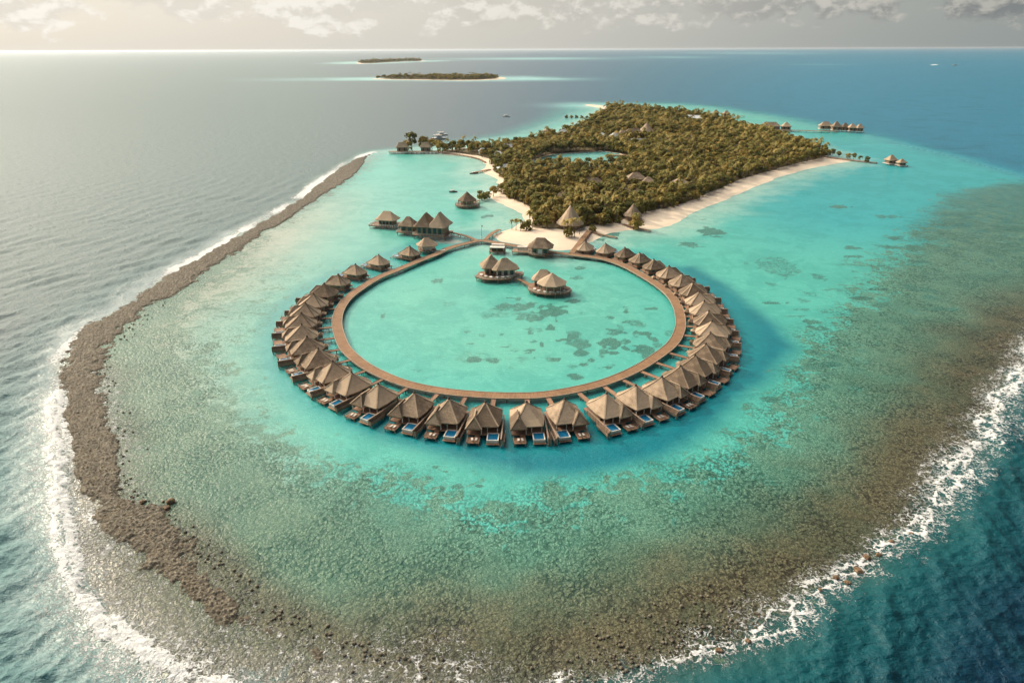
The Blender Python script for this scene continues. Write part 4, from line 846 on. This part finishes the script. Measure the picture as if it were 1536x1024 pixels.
    sc.box(-5.45, -5.05, -2.05, 12.25, 2.75, 2.87); sc.box(-6.2, -6.1, 5.5, 12.2, .9, 1.9); sc.box(-6.1, -5.35, 12.1, 12.2, .95, 2.3)
    P(sc, 'privacy_screen', 'timber')
    for x, y in [(-4.4, -5), (0, -5), (4.5, -5), (-4.4, 0), (4.6, 0), (-4.4, 5), (0, 5), (4.6, 5), (-4.3, 11), (-1.3, 11), (1.1, 11.4), (4.3, 11.4), (-5.3, 11.9), (-6.0, 11.9), (-5.8, 6.0)]:
        P(MB().tube([(x, y, -.8), (x, y, 1.1 if y < 9 else .7)], .17, 6), 'stilt', 'post')
    br = MB().box(-1.9, -.5, -1, 0, -.22, 0)
    for s in (-1.9, -.5): br.box(s - .04, s + .04, -1, 0, 0, .12)
    b = P(br, 'entry_bridge', 'walk' if False else 'deck'); b.location = (0, -5.6, D - .002)
    bl = MB()
    for k in (.3, .75):
        bl = MB()
        for s in (-1.75, -.65): bl.box(s - .12, s + .12, -k, -k + .028, -2.2, -.3)
        bl.box(-1.9, -.5, -k - .002, -k + .03, -.45, -.221); P(bl, 'bridge_post', 'post', b)
    P(MB().roof([(1.2, -7.9), (3.2, -7.9), (3.2, -5.7), (1.2, -5.7)], [(2.2, -6.8)] * 4, 2.5, 3.5, skirt=.15), 'bath_roof', 'thatch'); P(MB().box(1.5, 2.9, -7.6, -5.75, .9, 2.5), 'bath_wall', 'timber')
    return e
PEAK = [(876, 362), (904, 366), (928, 372), (954, 379), (977, 388), (999, 398), (1018, 410), (1033, 423), (1046, 436), (1056.5, 450), (1063.5, 465), (1068, 480), (1066, 497), (1059, 514), (1043, 531), (1021, 547), (993, 563), (954, 576), (910, 588), (847, 596.5), (790, 601), (728, 601), (673, 596), (621, 587), (567, 574), (527, 556.5), (499, 540), (477, 521), (460, 503), (452, 485), (451.5, 468), (458, 453), (470, 439), (486, 424), (507, 410), (533, 395), (568, 381), (615, 368)]
ORD = ['first', 'second', 'third', 'fourth', 'fifth', 'sixth', 'seventh', 'eighth', 'ninth', 'tenth', 'eleventh', 'twelfth']
def villa_label(i):
    if i == 11: return 'rightmost thatched villa of the ring'
    if i < 6: return ORD[i] + ' villa from the sand path along the back right arc of the ring'
    if i < 11: return ORD[11 - i - 1] + ' villa beyond the rightmost one, up the right arc'
    if i < 16: return ORD[i - 12] + ' villa on the near side of the rightmost one, down the right arc'
    if i == 21: return 'frontmost villa left of the ring centre, with its open blue pool on the right'
    if i == 20: return 'frontmost villa right of the ring centre, veranda roof on its left'
    if i < 20: return ORD[19 - i] + ' villa to the right of the frontmost pair, pool left of its veranda'
    if i < 27: return ORD[i - 22] + ' villa to the left of the frontmost pair, pool right of its veranda'
    if i == 30: return 'leftmost thatched villa of the ring, at the middle of the left arc'
    if i < 30: return ORD[29 - i] + ' villa on the near side of the leftmost one, down the left arc'
    if i < 34: return ORD[i - 31] + ' thatched villa beyond the leftmost one, up the left arc'
    return ORD[37 - i] + ' small thatched villa from the open pavilion along the back left arc'
proto = {}
WA = np.array(resample(WALK, 1.0, True)); VILLAS = []
for i, (px, py) in enumerate(PEAK):
    mx = -1 if i <= 19 else 1
    sc_ = .84 if i < 5 or i > 33 else .92
    x, y = G(px, py, 8.9 * sc_); k = np.argmin(np.hypot(WA[:, 0] - x, WA[:, 1] - y)); dx, dy = x - WA[k, 0], y - WA[k, 1]; dist = math.hypot(dx, dy)
    need = 8.4
    if dist < need: x, y = WA[k, 0] + dx / dist * need, WA[k, 1] + dy / dist * need; dist = need
    if mx not in proto: v = proto[mx] = make_villa(mx, 'x')
    else: v = copy_tree(proto[mx])
    v['label'] = villa_label(i)
    v.location = (x, y, 0); v.rotation_euler.z = math.atan2(dy, dx) - math.pi / 2 + random.uniform(-.03, .03)
    v.scale = (sc_ * (1.07 if 5 <= i <= 33 else 1.0), sc_, sc_); L = max(.6, (dist - WW / 2) / sc_ - 5.6 + .1)
    for ch in list(v.children):
        if ch.name.startswith('entry_bridge'): ch.scale.y = L; ch.location.z = 1.448
    VILLAS.append((v, mx))
for i in list(range(5)) + list(range(34, 38)):        # the back villas have no long screens or bath huts
    for ch in list(VILLAS[i][0].children):
        if ch.name.split('.')[0] in ('privacy_screen', 'bath_roof', 'bath_wall'): bpy.data.objects.remove(ch)
# sun loungers and parasols on the nearer sun decks
def make_lounger():
    e = empty('sun_lounger', (0, 0, 0), 0, 'x', 'sun lounger', 'sun loungers on the villa decks')
    MB().box(-.33, .33, -1, .35, .28, .36).build('seat', 'pale', e); MB().poly([(-.33, .35, .3), (.33, .35, .3), (.33, .95, .75), (-.33, .95, .75)]); b = MB(); b.beam((0, .36, .36), (0, .98, .72), .66, .08); b.build('backrest', 'pale', e)
    for x in (-.27, .27):
        for y in (-.9, .25): MB().box(x - .04, x + .04, y - .04, y + .04, 0, .28).build('leg', 'post', e)
    return e
lp = None
for i in range(16, 28):
    v, mx = VILLAS[i]
    for j, xo in enumerate((2.0, 3.2)):
        lo = make_lounger() if lp is None else copy_tree(lp); lp = lp or lo
        c_, s_ = math.cos(v.rotation_euler.z), math.sin(v.rotation_euler.z); lx, ly = xo * mx * .92, 10.2 * .92
        lo.location = (v.location.x + lx * c_ - ly * s_, v.location.y + lx * s_ + ly * c_, .875); lo.scale = (.9, .9, .9); lo.rotation_euler.z = v.rotation_euler.z + random.uniform(-.2, .2)
        who = {20: 'the frontmost villa right of centre', 21: 'the frontmost villa left of centre'}.get(i) or ('the %s villa right of the frontmost pair' % ORD[19 - i] if i < 20 else 'the %s villa left of the frontmost pair' % ORD[i - 22])
        lo['label'] = '%s pale lounger on the sun deck of %s' % ('poolside' if j == 0 else 'outer', who)

# ------------------------------------------------------------------ pavilions
def ring_pts(n, rx, ry=None, a0=0.0, ox=0, oy=0): return [(ox + rx * math.cos(a0 + 2 * math.pi * j / n), oy + (ry or rx) * math.sin(a0 + 2 * math.pi * j / n)) for j in range(n)]
def stilts(e, pts, z):
    for x, y in pts: MB().tube([(x, y, -.8), (x, y, z - .2)], .2, 6).build('stilt', 'post', e)
def railing(e, pts, z, mat='white', closed=True, h=1.0):
    mb = MB(); n = len(pts)
    for k in range(n if closed else n - 1):
        a, b = pts[k], pts[(k + 1) % n]; mb.beam((*a, z + h), (*b, z + h), .14, .12); mb.beam((*a, z + h * .5), (*b, z + h * .5), .09, .09); L = math.dist(a, b); m_ = max(1, int(L / 1.6))
        for j in range(m_): t = j / m_; x, y = a[0] + (b[0] - a[0]) * t, a[1] + (b[1] - a[1]) * t; mb.box(x - .08, x + .08, y - .08, y + .08, z, z + h)
    mb.build('railing', mat, e)
def hipwall(e, w, l, z0, z1, ox=0, oy=0, mat='timber', win=3):
    MB().box(ox - w / 2, ox + w / 2, oy - l / 2, oy + l / 2, z0, z1).build('wall', mat, e)
    for k in range(win):
        x = ox - w / 2 + w * (k + .5) / win; ww = w / win * .3; MB().box(x - ww, x + ww, oy - l / 2 - .06, oy - l / 2, z0 + .5, z1 - .5).build('window', 'glass', e)
        y = oy - l / 2 + l * (k + .5) / win; ww = l / win * .3; MB().box(ox - w / 2 - .06, ox - w / 2, y - ww, y + ww, z0 + .5, z1 - .5).build('window', 'glass', e)
def hiproof(e, w, l, ze, zp, ridge, ox=0, oy=0, alongx=False, ch=0.0, name='roof', sag=.06):
    mb = MB()
    if alongx:
        roof_rect(mb, l, w, ze, zp, ridge, 0, 0, ch, sag=sag); mb.v = [(y + ox, -x + oy, z) for x, y, z in mb.v]
    else: roof_rect(mb, w, l, ze, zp, ridge, ox, oy, ch, sag=sag)
    return mb.build(name, 'thatch', e)
# the hall standing on the ring
e = empty('pavilion', G(811, 383), R(-8), 'thatched hall standing on the back of the ring boardwalk', 'pavilion')
hiproof(e, 13.5, 11, 5.2, 9.6, 4.5, alongx=True, ch=2.2); hipwall(e, 8.6, 6.6, 1.7, 5.3, win=3); MB().prism(ring_pts(8, 7.2, 6.4, R(22.5)), 1.4, 1.7).build('deck', 'deck', e)
MB().box(-1.2, 1.2, -3.55, -3.36, 1.8, 4.9).build('door', 'white', e); stilts(e, ring_pts(8, 6.5, 5.8, R(22.5)) + [(-2, 0), (2, 0)], 1.7); railing(e, ring_pts(8, 7.1, 6.3, R(22.5))[3:7], 1.7, 'pale', False)
d = empty('platform', G(784, 380), R(-8), 'low wooden platform left of the hall on the ring', 'platform'); MB().box(-5.5, 5.5, -3, 3, 1.35, 1.6).build('deck', 'deck', d); stilts(d, [(x, y) for x in (-5, -1.7, 1.7, 5) for y in (-2.6, 2.6)], 1.6); railing(d, [(-5.4, -2.9), (5.4, -2.9)], 1.6, 'pale', False); MB().box(-3, 2.5, .2, 2.6, 1.6, 3.4).build('counter', 'pale', d)
d = empty('boat_house', G(746.5, 379), R(-6), 'flat roofed wooden landing stage under the back boardwalk', 'boat house'); MB().box(-4.2, 4.2, -3.2, 3.2, 1.1, 1.35).build('deck', 'deck', d); MB().box(-3.9, 3.9, -3, .8, 3.3, 3.6).build('roof', 'pale', d); MB().box(-3.4, 3.4, .9, 3.1, 3.9, 4.2).build('roof', 'pale', d); stilts(d, [(x, y) for x in (-3.8, 0, 3.8) for y in (-2.8, 0, 2.8)], 3.6); MB().box(-3, 3, -2.2, .5, 1.35, 2.9).build('wall', 'dark', d)
# open pavilion at the left shoulder
e = empty('pavilion', G(641, 378), R(15), 'open thatched pavilion beside the ring at its back left shoulder', 'pavilion'); hiproof(e, 11, 9.5, 4.3, 8.0, 2.2, alongx=True, ch=1.8); MB().box(-4.6, 4.6, -3.8, 3.8, 1.4, 1.7).build('deck', 'deck', e); MB().box(-2.6, 2.6, -1.8, 1.8, 1.7, 4.4).build('wall', 'white', e)
for x, y in ring_pts(10, 4.2, 3.5): MB().box(x - .14, x + .14, y - .14, y + .14, 1.7, 4.4).build('post', 'white', e)
stilts(e, [(x, y) for x in (-4, 0, 4) for y in (-3.3, 3.3)], 1.7); MB().box(2.0, 9.0, -4.9, -3.3, 1.35, 1.62).build('entry_bridge', 'pale', e)
# two pavilions inside the ring
e = empty('pavilion', G(748, 417), R(10), 'twin roofed pavilion inside the ring, the left one with pale railings', 'pavilion'); e.scale = (1.1, 1.1, 1.08)
dk = [(-10.5, -1.5), (-7.5, -5.5), (-1.5, -7.2), (3.5, -7.2), (6.5, -4.5), (10.5, -2.5), (11, 1.5), (6, 4.5), (-3, 7), (-8, 5)]; MB().prism(dk, 1.3, 1.7).build('deck', 'deck', e); railing(e, dk[0:7], 1.7, 'pale', False); stilts(e, [(x * .93, y * .93) for x, y in dk] + [(-4, -2), (0, -4), (3, 0), (-2, 3)], 1.7)
hiproof(e, 9.5, 9.5, 5.2, 10.2, .8, -2.8, 3.0, ch=1.2); hiproof(e, 12, 9, 5.0, 9.2, 2.2, 2.6, -.4, alongx=True, ch=1.6); hipwall(e, 6.0, 6.0, 1.7, 5.2, -2.8, 3.0); hipwall(e, 8, 5.4, 1.7, 5.0, 2.6, -.4, 'pale')
for k, (x, y) in enumerate([(-6, -3), (-4, -4.6), (-1.5, -5.4), (1.0, -5.6), (3.2, -5.4), (-7.6, -.6)]): q = MB().prism(ring_pts(8, .75, ox=x, oy=y), 2.35, 2.45); q.tube([(x, y, 1.7), (x, y, 2.35)], .09); o = q.build('table', 'white', e)
e2 = empty('pavilion', G(825, 438), R(-10), 'twin roofed pavilion inside the ring with a round deck, the right one', 'pavilion')
dk = [(9.8 * math.cos(a), -1 + 6.9 * math.sin(a)) for a in np.linspace(R(180), R(372), 15)] + [(8, 4), (1, 7.5), (-6, 8.8), (-10, 6)]; MB().prism(dk, 1.3, 1.7).build('deck', 'deck', e2); railing(e2, dk[:15], 1.7, 'pale', False); stilts(e2, [(x * .94, y * .94) for x, y in dk[::2]] + [(-3, 0), (2, 0), (5, 2), (-2, 4), (0, -4)], 1.7)
roof_round(MB(), 8, 7.0, 4.9, 9.4, .8, -.6, R(22.5), sag=.06).build('roof', 'thatch', e2); hiproof(e2, 10.5, 8.5, 4.9, 9.0, 3.2, -3.6, 4.6, alongx=True, ch=1.2); MB().prism(ring_pts(8, 4.5, 4.2, R(22.5), .8, -.6), 1.7, 5.0).build('wall', 'timber', e2); hipwall(e2, 7.4, 5.2, 1.7, 4.9, -3.6, 4.6)
for x, y in ring_pts(12, 6.2, 5.8, R(15), .8, -.6): MB().box(x - .13, x + .13, y - .13, y + .13, 1.7, 5.0).build('post', 'pale', e2)
for x, y in [(-6.5, -3.2), (-4.4, -5.2), (-1.6, -6.2), (1.2, -6.4), (4.2, -5.6), (6.6, -3.6)]: q = MB().prism(ring_pts(8, .75, ox=x, oy=y), 2.35, 2.45); q.tube([(x, y, 1.7), (x, y, 2.35)], .09); q.build('table', 'white', e2)
# three pavilions left of the junction and the one in the lagoon
e = empty('pavilion', G(580, 340), R(-14), 'hip roofed pavilion on a deck with white railings, far left of the row of three', 'pavilion'); dk = [(-9.5, -5.5), (7, -6.5), (9, 0), (7, 6), (-9.5, 5)]; MB().prism(dk, 1.3, 1.7).build('deck', 'deck', e); railing(e, dk, 1.7, 'white'); stilts(e, [(x * .92, y * .92) for x, y in dk] + [(-4, -5.4), (0, -5.7), (4, -5.7), (0, 0)], 1.7); hiproof(e, 14, 11, 5.2, 9.8, 4.5, 1, 0, True, 1.8); hipwall(e, 9, 6.5, 1.7, 5.2, 1, 0, 'timber', 4)
e = empty('pavilion', G(614, 350), R(-14), 'middle and smallest pavilion of the row of three at the left', 'pavilion'); MB().box(-6, 6, -5.5, 5.5, 1.4, 1.75).build('deck', 'deck', e); stilts(e, [(x, y) for x in (-5.4, 0, 5.4) for y in (-5, 0, 5)], 1.75); hiproof(e, 11, 10.5, 5.4, 10.2, 2.0, 0, 0, True, 1.2); hipwall(e, 7.4, 7, 1.75, 5.4, win=2); railing(e, [(-5.9, 5), (-5.9, -5.4), (5, -5.4)], 1.75, 'pale', False)
e = empty('pavilion', G(650, 355), R(-14), 'largest pavilion with twin peaked roof, rightmost of the row of three at the left', 'pavilion'); MB().box(-10, 10, -7, 7, 2.0, 2.4).build('deck', 'deck', e); stilts(e, [(x, y) for x in (-9.3, -4.6, 0, 4.6, 9.3) for y in (-6.4, 0, 6.4)], 2.4); hiproof(e, 11.5, 15.5, 7.2, 13.8, 4.0, -4.0, 0, False, 1.2); hiproof(e, 11.5, 16, 7.2, 14.4, 4.0, 4.2, .6, False, 1.2); hipwall(e, 15.5, 11.5, 2.4, 7.2, 0, 0, 'timber', 5); railing(e, [(-9.9, 6.9), (-9.9, -6.9), (9.9, -6.9)], 2.4, 'pale', False)
e = empty('pavilion', G(701, 310), R(0), 'round thatched pavilion standing alone on stilts in the lagoon', 'pavilion'); MB().prism(ring_pts(10, 8.6, 8.0), 1.2, 1.7).build('deck', 'deck', e); stilts(e, ring_pts(10, 8, 7.4) + ring_pts(5, 4, 4), 1.7); railing(e, ring_pts(10, 8.5, 7.9), 1.7, 'pale'); roof_round(MB(), 8, 6.9, 4.7, 10.6, a0=R(22.5), sag=.05).build('roof', 'thatch', e); MB().prism(ring_pts(8, 4.6, 4.6, R(22.5)), 1.7, 4.8).build('wall', 'timber', e)
for x, y in ring_pts(10, 6.3, 6.3, .3): MB().box(x - .13, x + .13, y - .13, y + .13, 1.7, 4.8).build('post', 'pale', e)
# far left pier
e = empty('pier', (*G(620, 230), 0), R(0), 'long grey timber pier at the far left end of the causeway', 'pier'); MB().box(-25, 26, -5, 5, 1.5, 2.0).build('deck', 'post', e)
for x in np.arange(-24, 26, 4.0): mb = MB(); mb.tube([(x, -4.5, -.8), (x, -4.5, 1.6)], .25, 6); mb.tube([(x, 4.5, -.8), (x, 4.5, 1.6)], .25, 6); mb.beam((x, -4.6, 1.5), (x, 4.6, 1.5), .4, .3); mb.build('trestle', 'post', e)
railing(e, [(-24.8, -4.9), (25.8, -4.9)], 2.0, 'post', False)
def hut(name, px, py, w, l, ze, zp, label, group=None, zb=1.8, ridge=2.0, rz=0, winmat='timber', stilt=True, z0=0):
    e = empty(name, (*G(px, py), z0), rz, label, 'hut', group); hiproof(e, w, l, ze, zp, ridge, 0, 0, True, 1.0); MB().box(-w / 2 + 1.4, w / 2 - 1.4, -l / 2 + 1.4, l / 2 - 1.4, zb, ze + .1).build('wall', winmat, e)
    for k in (-1, 1): MB().box(k * w * .2 - .6, k * w * .2 + .6, -l / 2 + 1.33, -l / 2 + 1.4, zb + .3, ze - .4).build('window', 'glass', e)
    if stilt:
        MB().box(-w / 2 + .2, w / 2 - .2, -l / 2 - .8, l / 2, zb - .35, zb).build('deck', 'pale', e); stilts(e, [(x, y) for x in (-w / 2 + .7, 0, w / 2 - .7) for y in (-l / 2 - .3, l / 2 - .6)], zb)
    return e
hut('pier_house', 604, 229.3, 13.5, 8, 6, 11, 'left grey thatched house on the far left pier', zb=2.0, ridge=7, stilt=False); hut('pier_house', 639, 229.3, 12.5, 8, 6, 10.8, 'right grey thatched house on the far left pier', zb=2.0, ridge=6.5, stilt=False)
# far right huts
for px, py, w, l, lb in [(1154, 196, 26, 12, 'long thatched lodge where the far right footbridge starts'), (1178, 196.5, 13, 11, 'short thatched hut beside the long lodge at the far right'), (1237, 195.5, 17, 11, 'widest hut of the far right row, at its left end'), (1253, 197, 13, 12, 'second hut of the far right row, taller than its neighbours'), (1266, 197.5, 11, 10, 'middle hut of the far right row'), (1277, 198.5, 11, 10, 'second hut from the right end of the far right row'), (1288, 199, 10, 10, 'rightmost hut of the far right row')]:
    hut('water_hut', px, py, w, l, 6.0, 12.5 if '1253' in str(px) else 11.0, lb, 'far right stilt huts', 2.2, max(1.5, w - l), R(-8))
hut('water_hut', 1335, 247, 10.5, 9, 4.5, 9, 'larger of the two huts beyond the far right spit', None, 1.6, 1.5, R(10)); hut('water_hut', 1351, 249.5, 9, 7, 3.6, 6.8, 'lower hut at the very end beyond the far right spit', None, 1.4, 1.2, R(5))
hut('water_hut', 1073, 174.5, 11, 9, 5, 10, 'left of the two distant huts on the jetty behind the island'); hut('water_hut', 1089, 175.3, 12, 9, 5, 9.5, 'right of the two distant huts on the jetty behind the island'); hut('water_hut', 823, 199.5, 16, 9, 3.2, 6, 'low hut standing off the far left shore')
# dark low islets of bushes off the far left shore
x, y = G(865, 177.5)
for k in range(5): plant(7, x - 16 + k * 8, y + random.uniform(-3, 3), -.3, 1.25, k, 'dark mangrove shrub in the low row off the far shore', 'mangrove shrubs off the far shore')

# ------------------------------------------------------------------ boats
def boat(px, py, L, rz, label, canopy=True, hull='bluehull'):
    e = empty('boat', (*G(px, py), 0), rz, label, 'boat'); W = L * .26; mb = MB(); st = [(-.5, .8), (-.2, 1), (.15, .92), (.38, .5), (.5, .03)]; lo = [(x * L * .94, s * W / 2 * .7) for x, s in st]; hi = [(x * L, s * W / 2) for x, s in st]
    a = [(x, -y_) for x, y_ in lo] + [(x, y_) for x, y_ in reversed(lo)]; b = [(x, -y_) for x, y_ in hi] + [(x, y_) for x, y_ in reversed(hi)]; n = len(a); i = len(mb.v)
    mb.v += [(x, y_, -.3) for x, y_ in a] + [(x, y_, .09 * L + .03 * max(0, x)) for x, y_ in b]; mb.f += [(k, (k + 1) % n, n + (k + 1) % n, n + k) for k in range(n)] + [tuple(reversed(range(n))), tuple(range(n, 2 * n))]; mb.build('hull', hull, e)
    MB().box(-.22 * L, .12 * L, -W * .32, W * .32, .09 * L, .2 * L).build('cabin', 'white', e); MB().box(-.18 * L, .125 * L, -W * .325, W * .325, .13 * L, .17 * L).build('window', 'glass', e)
    if canopy: c = MB().box(-.42 * L, .16 * L, -W * .42, W * .42, .265 * L, .28 * L); [c.box(x * L - .08, x * L + .08, y_ * W - .08, y_ * W + .08, .09 * L, .265 * L) for x in (-.4, .14) for y_ in (-.38, .38)]; c.build('canopy', 'pale', e)
boat(660, 209, 19, R(8), 'nearer of the two excursion boats moored beyond the far left pier'); boat(663, 203, 15, R(10), 'farther excursion boat moored beyond the far left pier')
boat(760, 175.5, 12, R(-20), 'white boat on the open water left of the island'); boat(1432, 98.5, 34, R(170), 'white speedboat drawing a wake on the far right sea', False)
boat(680, 288, 6.5, R(15), 'small dark canopied boat moored in the left lagoon', True, 'dark')
boat(711, 260.5, 8, R(20), 'dark boat tied to the stubby jetty off the left beach', False, 'dark')

# ------------------------------------------------------------------ air
def make_haze():
    mb = MB().box(-45000, 45000, -300, 53000, -4, 106); m, t = mat_new('air'); v = t.n('ShaderNodeVolumePrincipled', Density=HAZE, Anisotropy=.5); t.set(v, 'Color', (.74, .82, .90, 1)); t.n('ShaderNodeOutputMaterial', Volume=v.outputs[0])
    o = mb.build('haze', m); tag(o, 'thin sea haze over the whole bay', 'haze', kind='stuff')
HAZE = .000016
if HAZE > 0: make_haze()
print('objects', len(bpy.data.objects), 'individual trees', NTREE)
